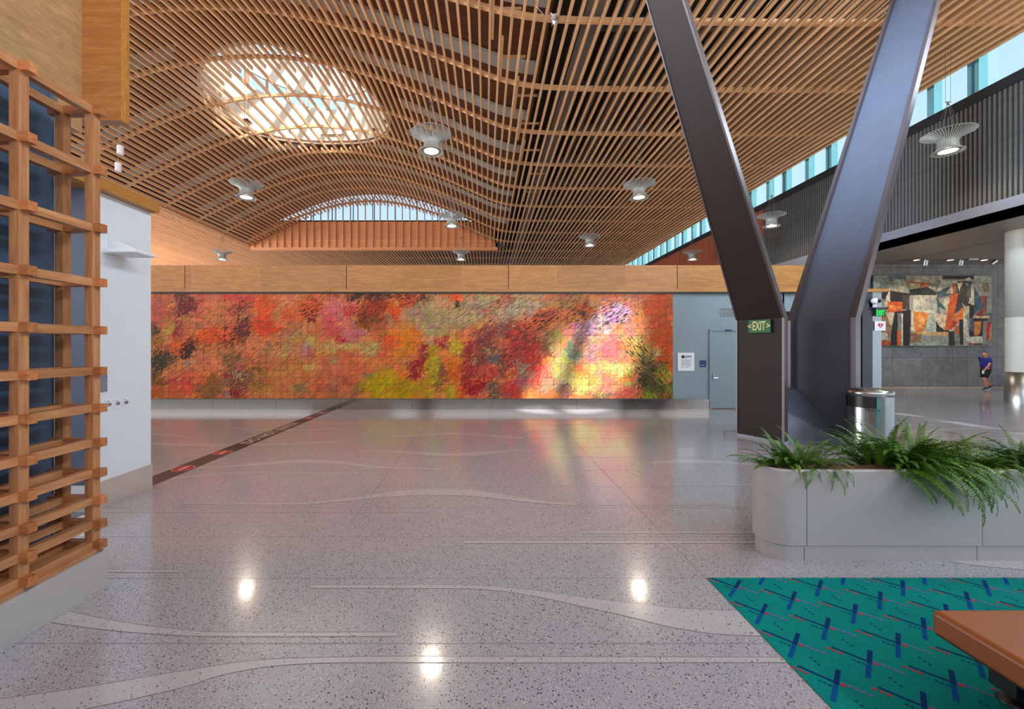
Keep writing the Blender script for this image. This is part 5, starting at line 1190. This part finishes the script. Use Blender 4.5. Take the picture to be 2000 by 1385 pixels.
# ply wall over the trellis
tp = struct(empty('trim_3', (-4, 4.2, 4.2)))
mb = MB(); mb.box(-4.4, -3, CH+2.2, -4.13, 4.2, 9.5); mb.build('side_panel', M['ply'], tp)
mb = MB(); mb.box(-4.4, 4.2, CH+2.33, -3.73, 4.3, 9.5); mb.build('end_panel', M['ply_dark'], tp)
for k in range(7):
    mb = MB(); mb.box(-3.73, 4.2+k*.0143, CH+2.33, -3.727, 4.2+k*.0143+.012, 9.5); mb.build('ply_edge', M['band'], tp)
mb = MB(); mb.box(-5.2, -3, 9.4, -3.0, 4.6, 9.5); mb.build('top_panel', M['ply'], tp)
# dark glazed panels behind the trellis
gp = empty('dark_glass_screen', (-3.65, 1, 0)); tag(gp, 'dark navy glass screen standing behind the wooden trellis', 'screen')
for y0_, y1_ in ((-1.5, .6), (.62, 2.2), (2.22, 3.44)):
    mb = MB(); mb.box(-3.68, y0_, .3, -3.63, y1_, 4.14); mb.build('glass_panel', M['navy'], gp)
mb = MB(); mb.box(-3.7, 3.44, .3, -3.62, 3.47, 4.14); mb.build('edge_frame', M['steel_matt'], gp)
mb = MB(); mb.box(-3.7, -1.5, 0, -3.62, 3.47, .3); mb.build('bottom_rail', M['steel_dark'], gp)
# trellis
tr_ = empty('trellis_screen', (-3.3, 2.8, 0)); tag(tr_, 'open timber trellis of stacked square bars on a steel base', 'trellis')
lev = [CH+z for z in (1.92, 1.437, .97, .528, .14, -.19, -.49, -.77, -1.015, -1.235, -1.43, -1.598)]
pw = .065; PYS = [3.30, 2.775, 2.25, 1.725, 1.2]
for xf in (-3.16, -3.40):
    for y in PYS:
        mb = MB(); mb.box(xf-pw, y, .325, xf, y+pw, lev[0]+.03); mb.build('post', M['trellis'], tr_)
for z in lev:
    for xf in (-3.16, -3.40):
        for ya, yb in zip(PYS[1:], PYS[:-1]):
            mb = MB(); mb.box(xf-pw+.004, ya+pw, z-.031, xf-.004, yb, z+.031); mb.build('rail', M['trellis_y'], tr_)
        mb = MB(); mb.box(xf-pw+.004, -.5, z-.031, xf-.004, PYS[-1], z+.031); mb.build('rail', M['trellis_y'], tr_)
    for y in PYS:
        mb = MB(); mb.box(-3.53, y+.0015, z-.033, -3.10, y+pw-.0015, z+.033); mb.build('cross_block', M['trellis_x'], tr_)
mb = MB(); mb.box(-3.58, -2, 0, -3.10, 3.372, .30); mb.build('steel_base', M['steel'], tr_)
mb = MB(); mb.box(-3.57, -2, .301, -3.13, 3.36, .324); mb.build('base_board', M['trellis_y'], tr_)
# devices on the white wall
ap = empty('wireless_unit', (XL, 5.25, CH+1.2)); tag(ap, 'white wireless unit on wedge bracket projecting from white wall', 'wireless unit')
z_ = CH+1.18
mb = MB(); mb.add([(XL, 5.08, z_+.19), (XL, 5.24, z_+.19), (XL+.32, 5.2, z_+.06), (XL+.32, 5.12, z_+.06), (XL, 5.08, z_+.02), (XL, 5.24, z_+.02), (XL+.32, 5.2, z_+.04), (XL+.32, 5.12, z_+.04)], [(0,1,2,3),(4,7,6,5),(0,4,5,1),(1,5,6,2),(2,6,7,3),(3,7,4,0)]); mb.build('bracket', M['white'], ap)
mb = MB(); mb.box(XL+.06, 4.98, z_-.02, XL+.42, 5.32, z_+.025); o = mb.build('antenna_case', M['signwhite'], ap); bevel(o, .03, 3)
for i, y in enumerate((5.08, 5.20, 5.32)):
    c_ = Vector((XL, y, CH-.705-.003*i)); e = empty('dimmer_switch', c_); tag(e, ('nearest', 'middle', 'farthest')[i]+' of three white rotary switch plates on the white wall', 'switch', 'rotary switches on the white wall')
    mb = MB(); mb.box(XL, y-.036, c_.z-.058, XL+.012, y+.036, c_.z+.058); mb.build('plate', M['signwhite'], e)
    mb = MB(); mb.tube([(XL+.012, y, c_.z), (XL+.034, y, c_.z)], .02, 16); mb.build('knob', M['steel_matt'], e)
    mb = MB(); mb.box(XL+.012, y-.015, c_.z+.032, XL+.0128, y+.015, c_.z+.04); mb.build('print', M['print'], e)
mp = empty('metal_plate', (XL, 5.0, CH-.44)); tag(mp, 'grey metal plate with corner screws above the rotary switches', 'plate')
mb = MB(); mb.box(XL, 4.87, CH-.545, XL+.006, 5.072, CH-.335); mb.build('plate', plain('lilac_grey_plate', C(140, 142, 164), .35, .3), mp)
for z in (CH-.525, CH-.352):
    mb = MB(); mb.tube([(XL+.006, 5.06, z), (XL+.008, 5.06, z)], .006, 8); mb.build('screw', M['black'], mp)
mb = MB(); a = P(154, 777, YR0); b_ = P(166, 771.5, YR0); mb.box(a.x, YR0-.003, a.z, b_.x, YR0-.0005, b_.z); o = mb.build('tape_mark', plain('blue_tape', C(20, 110, 190), .6)); tag(o, 'short blue tape mark on the shaded wall behind the trellis', 'tape')
# small cylinder spotlights hanging at the left
for i, (px, py) in enumerate(((235, 294), (231, 327))):
    c_ = P(px, py, 14.5+.6*i); e = empty('hanging_spotlight', c_); tag(e, ('upper', 'lower')[i]+' of two small white cylinder lights hanging at the left', 'spotlight', 'cylinder lights at the left')
    zc = S(c_.x, c_.y)
    mb = MB(); mb.tube([c_+Vector((0, 0, -.13)), c_+Vector((0, 0, .16))], .1, 16); mb.build('head', M['signwhite'], e, smooth=False)
    mb = MB(); mb.tube([c_+Vector((0, 0, .16)), (c_.x, c_.y, zc+.3)], .008, 6); mb.build('stem', M['steel_matt'], e)

# ------------------------------------------------------------------ pendant lamps
ZL = CH+6.2
def prof(t):
    # radius/height of the fins, t 0 (bottom flare) .. 1 (top dish edge)
    pts = [(.385, .00), (.30, .05), (.25, .14), (.235, .27), (.25, .37), (.33, .45), (.47, .52), (.63, .58)]
    f = t*(len(pts)-1); i = min(int(f), len(pts)-2); a, b_ = pts[i], pts[i+1]; k = f-i
    return a[0]*(1-k)+b_[0]*k, a[1]*(1-k)+b_[1]*k
sh = MB(); NF = 50
for k in range(NF):
    a = 2*PI*k/NF; c_, s_ = math.cos(a), math.sin(a); w_ = .02; vs = []
    for q in range(13):
        r, z = prof(q/12); d = .045 if 2 < q < 9 else .04
        ux, uz = (1, 0) if 2 <= q <= 7 else (0, 1)
        dr, dz = (d, 0) if 3 <= q <= 7 else (0.0, d)
        for (rr, zz) in ((r, z), (r-dr, z+dz*.6)):
            for s in (-1, 1): vs.append((rr*c_-s*w_/2*s_, rr*s_+s*w_/2*c_, zz))
    fs = []
    for q in range(12):
        b0 = q*4; fs += [(b0, b0+1, b0+5, b0+4), (b0+1, b0+3, b0+7, b0+5), (b0+3, b0+2, b0+6, b0+7), (b0+2, b0, b0+4, b0+6)]
    sh.add(vs, fs)
for (r, z, t_) in ((.38, .012, .012), (.225, .14, .008), (.225, .36, .008), (.62, .60, .008)):
    pts = [(r*math.cos(2*PI*k/32), r*math.sin(2*PI*k/32), z) for k in range(33)]; sh.tube(pts, t_, 5, cap=False)
shade_me = sh.mesh('slatted_shade'); shade_me.materials.append(M['lampshade'])
mb = MB(); mb.lathe([(.0001, .10), (.22, .10), (.23, .34), (.0001, .36)], 28); core_me = mb.mesh('lamp_body'); core_me.materials.append(M['lampshade'])
mb = MB(); mb.lathe([(.30, .045), (.235, .03), (.235, .06)], 28); rim_me = mb.mesh('reflector_ring'); rim_me.materials.append(M['lampshade'])
mb = MB(); mb.lathe([(.0001, .02), (.225, .03)], 28); dif_me = mb.mesh('diffuser'); dif_me.materials.append(M['lampglow'])
desc = {(-1.7, 13): 'largest pendant lamp left of the column, below the wooden slats', (-1.7, 21): 'pendant lamp in front of the right end of the arched window', (-1.7, 29): 'lowest pendant lamp just above the timber band, right of centre',
 (6.4, 17): 'pendant lamp hanging left of the dark leg, under flat slats', (6.4, 25): 'small pendant lamp between the dark leg and the arched window', (14.7, 13): 'large pendant lamp before the grey ribbed wall at the right',
 (14.7, 21): 'pendant lamp seen between the two legs of the column', (14.7, 29): 'small pendant lamp just above timber band left of the dark leg', (-9.9, 17): 'pendant lamp below the round roof light at the left', (-18.6, 29): 'far left pendant lamp just above the timber band'}
for (x, y), lb in desc.items():
    e = empty('pendant_lamp', (x, y, ZL)); tag(e, lb, 'lamp', 'slatted pendant lamps')
    link('slatted_shade', shade_me, e); lb_ = link('lamp_body', core_me, e); link('reflector_ring', rim_me, lb_); link('diffuser', dif_me, lb_)
    top = S(x, y)+.9-ZL
    mb = MB(); hz = 1.55
    for k in range(6):
        a = 2*PI*(k+.3)/6; mb.tube([(.33*math.cos(a), .33*math.sin(a), .47), (.02*math.cos(a), .02*math.sin(a), hz)], .0045, 4)
    o = mb.build('suspension_wires', M['cable'], None); o.parent = e
    mb = MB(); mb.tube([(0, 0, hz-.04), (0, 0, hz+.06)], .03, 8); mb.box(-.09, -.01, hz+.03, .09, .01, hz+.05); o = mb.build('hub', M['cable'], None); o.parent = e
    mb = MB(); mb.tube([(-.08, 0, hz+.03), (-.08, 0, top)], .006, 4); mb.tube([(.08, 0, hz+.03), (.08, 0, top)], .006, 4); o = mb.build('cable', M['cable'], None); o.parent = e
    L = lamp('SPOT', 'pendant_beam', (x, y, ZL-.02), 240, (1.0, .84, .64), spot_size=2.6, spot_blend=.5, shadow_soft_size=.2)
# ------------------------------------------------------------------ foil star caught on the slats
c_ = P(1083, 37, 11.1); e = empty('foil_star', c_); tag(e, 'crumpled shiny foil star hanging from the slats near the top', 'foil decoration')
foil = steel('rainbow_foil', (.8, .8, .85, 1), .15, (9, 9, 9), .6); nn, ll = foil.node_tree.nodes, foil.node_tree.links
vo = nn.new('ShaderNodeTexVoronoi'); vo.inputs['Scale'].default_value = 22; t_ = nn.new('ShaderNodeTexCoord'); ll.new(t_.outputs['Object'], vo.inputs['Vector'])
hs_ = nn.new('ShaderNodeMix'); hs_.data_type = 'RGBA'; hs_.inputs[0].default_value = .5; hs_.inputs[6].default_value = (.85, .85, .9, 1); ll.new(vo.outputs['Color'], hs_.inputs[7]); ll.new(hs_.outputs[2], nn['Principled BSDF'].inputs['Base Color'])
import bmesh
bm = bmesh.new(); bmesh.ops.create_icosphere(bm, subdivisions=2, radius=.1)
r = random.Random(3)
for v in bm.verts: v.co *= r.uniform(.75, 1.15)
sv_ = [bm.verts[i] for i in range(0, 12)] if False else None
bm.verts.ensure_lookup_table()
for i in range(12): bm.verts[i].co *= 1.9
me = bpy.data.meshes.new('star'); bm.to_mesh(me); bm.free(); me.materials.append(foil); o = link('star', me, e)
zt3 = S(c_.x-.1, c_.y)-c_.z
mb = MB(); mb.tube([(0, 0, .1), (-.1, .02, .18), (-.3, .0, .12), (-.5, .0, .35), (-.55, 0, zt3+.1)], .004, 5); o = mb.build('string', M['steel_matt'], None); o.parent = e

# ------------------------------------------------------------------ person (walking, far right)
def skin_obj(name, verts, edges, radii, mat, parent, root=0, sub=1):
    me = bpy.data.meshes.new(name); me.from_pydata(verts, edges, []); me.materials.append(mat)
    o = bpy.data.objects.new(name, me); COL.objects.link(o); o.parent = parent
    md = o.modifiers.new('skin', 'SKIN'); md.use_smooth_shade = True
    if not me.skin_vertices: 
        bpy.context.view_layer.objects.active = o
    sl = me.skin_vertices[0].data if me.skin_vertices else None
    if sl is None: return o
    for i, rr in enumerate(radii): sl[i].radius = (rr, rr) if not isinstance(rr, tuple) else rr
    sl[root].use_root = True
    s = o.modifiers.new('sub', 'SUBSURF'); s.levels = sub; s.render_levels = sub
    return o
def person(loc, rz, label, mirror=1):
    e = empty('person', loc, rz); tag(e, label, 'person')
    # faces +X, Z up; total height 1.75
    V = dict(pel=(0, 0, .93), sp=(0, 0, 1.12), ch=(.02, 0, 1.33), nk=(.02, 0, 1.49), hd0=(.035, 0, 1.56), hd1=(.045, 0, 1.66), hd2=(.03, 0, 1.71),
      shl=(.01, .19, 1.42), ell=(.10, .30, 1.16), wrl=(.28, .33, .96), hal=(.33, .34, .90),
      shr=(.01, -.19, 1.42), elr=(-.12, -.27, 1.17), wrr=(-.16, -.30, .93), har=(-.16, -.31, .86),
      hil=(0, .10, .90), knl=(.14, .10, .50), anl=(.02, .10, .10), tol=(.16, .11, .035),
      hir=(0, -.10, .90), knr=(.02, -.09, .50), anr=(-.26, -.09, .16), tor=(-.16, -.09, .05))
    R = dict(pel=(.15, .17), sp=(.15, .17), ch=(.14, .19), nk=.062, hd0=.072, hd1=(.095, .08), hd2=.06, shl=.068, ell=.045, wrl=.03, hal=.03, shr=.068, elr=.045, wrr=.03, har=.03,
      hil=.095, knl=.062, anl=.04, tol=.035, hir=.095, knr=.062, anr=.04, tor=.035)
    E = [('pel','sp'),('sp','ch'),('ch','nk'),('nk','hd0'),('hd0','hd1'),('hd1','hd2'),('ch','shl'),('shl','ell'),('ell','wrl'),('wrl','hal'),('ch','shr'),('shr','elr'),('elr','wrr'),('wrr','har'),
      ('pel','hil'),('hil','knl'),('knl','anl'),('anl','tol'),('pel','hir'),('hir','knr'),('knr','anr'),('anr','tor')]
    names = list(V); vs = [V[k] for k in names]; rad = [R[k] for k in names]; ed = [(names.index(a), names.index(b_)) for a, b_ in E]
    # fingers: five short chains rooted in each palm
    for s, hk in ((1, 'hal'), (-1, 'har')):
        h0 = Vector(V[hk]); base = names.index(hk); w = Vector(V['wrl' if s > 0 else 'wrr']); d = (h0-w).normalized()
        side = Vector((d.z, 0, -d.x)).normalized()
        for f_ in range(5):
            off = side*((f_-1.5)*.018) if f_ < 4 else side*-.04
            ln = (.05, .065, .07, .055, .04)[f_]
            a0 = h0+off*.8+(d*.01 if f_ < 4 else d*-.02); a1 = a0+d*ln*.6+off*.1; a2 = a1+(d*.7+Vector((0, -s*.5, 0)))*ln*.5
            i0 = len(vs); vs += [tuple(a0), tuple(a1), tuple(a2)]; rad += [.010, .009, .008]; ed += [(base, i0), (i0, i0+1), (i0+1, i0+2)]
    b = skin_obj('body', vs, ed, rad, M['skin'], e, 0, 1)
    def sub_(keys, mul, add, mat, name, edges, over={}):
        vv = [over.get(k, V[k]) for k in keys]; rr = []
        for k in keys:
            q = R[k]; q = q if isinstance(q, tuple) else (q, q); rr.append((q[0]*mul+add, q[1]*mul+add))
        return skin_obj(name, vv, [(keys.index(a), keys.index(b_)) for a, b_ in edges], rr, mat, e, 0, 1)
    mid = lambda a, b_, t: tuple(Vector(V[a]).lerp(Vector(V[b_]), t))
    V['sl'] = mid('shl', 'ell', .75); V['sr'] = mid('shr', 'elr', .75); R['sl'] = .06; R['sr'] = .06; V['nk0'] = (.02, 0, 1.45); R['nk0'] = .06
    sub_(['pel', 'sp', 'ch', 'nk0', 'shl', 'sl', 'shr', 'sr'], 1.05, .03, M['shirt'], 'shirt', [('pel','sp'),('sp','ch'),('ch','nk0'),('ch','shl'),('shl','sl'),('ch','shr'),('shr','sr')])
    V['kl'] = mid('hil', 'knl', .85); V['kr'] = mid('hir', 'knr', .85); R['kl'] = .075; R['kr'] = .075; V['pel2'] = (0, 0, .90); R['pel2'] = (.15, .17)
    mb = MB(); mb.tube([(0, 0, .80), (0, 0, .90), (0, 0, 1.02)], [.145, .175, .165], 16)
    for a_, b_ in (('hil', 'kl'), ('hir', 'kr')): mb.tube([V[a_], mid(a_, b_, .5), V[b_]], [.115, .11, .10], 12)
    o = mb.build('shorts', M['shorts'], None, smooth=True); o.parent = e
    for s in ('l', 'r'):
        a, t = Vector(V['an'+s]), Vector(V['to'+s]); d = (t-a).normalized()
        mb = MB(); mb.tube([a-d*.06+Vector((0,0,-.03)), a+Vector((0,0,-.02)), a.lerp(t, .6), t+d*.05], [.035, .052, .048, .03], 10); o = mb.build('shoe', M['shoe'], None, smooth=True); o.parent = e
        mb = MB(); mb.bar(a-d*.07+Vector((0,0,-.075 if s == 'l' else -.07)), t+d*.07+Vector((0,0,-.022)), .085, .022); o = mb.build('sole', M['shoesole'], None); o.parent = e
    # face: brow, nose, ears, mouth
    mb = MB(); mb.add([(.135, -.012, 1.635), (.135, .012, 1.635), (.165, 0, 1.615), (.13, 0, 1.66)], [(0, 2, 3), (2, 1, 3), (0, 1, 2)]); o = mb.build('nose', M['skin'], None); o.parent = e
    for s in (-1, 1):
        mb = MB(); mb.lathe([(.0001, -.008), (.01, 0), (.0001, .008)], 8, (.128, s*.03, 1.655)); o = mb.build('eye', M['black'], None); o.parent = e
        mb = MB(); mb.lathe([(.0001, -.03), (.014, 0), (.0001, .03)], 8, (.04, s*.085, 1.645)); o = mb.build('ear', M['skin'], None); o.parent = e
    mb = MB(); mb.bar((.128, -.022, 1.592), (.128, .022, 1.592), .008, .008); o = mb.build('mouth', M['red'], None); o.parent = e
    return e
p1 = person((23.3, 19.05, 0), PI*.93, 'bald person in blue shirt and black shorts walking past the slate wall')
# phone-like item in the leading hand
mb = MB(); mb.box(.36, -.345+.69-.03, .78, .45, -.345+.69+.05, .80); o = mb.build('hand_item', M['signwhite'], None); o.location = (23.3, 19.05, 0)
hp_ = Matrix.Rotation(PI*.93, 4, 'Z') @ Vector((.38, .35, .83))
o.data.clear_geometry(); mb = MB(); mb.bar((0, 0, -.08), (.02, 0, .07), .07, .03); o.data.from_pydata(mb.v, [], mb.f); o.data.materials.append(M['signwhite']) if not o.data.materials else None
o.location = Vector((23.3, 19.05, 0))+hp_; tag(o, 'small pale item held in the walking person\'s leading hand', 'cup')
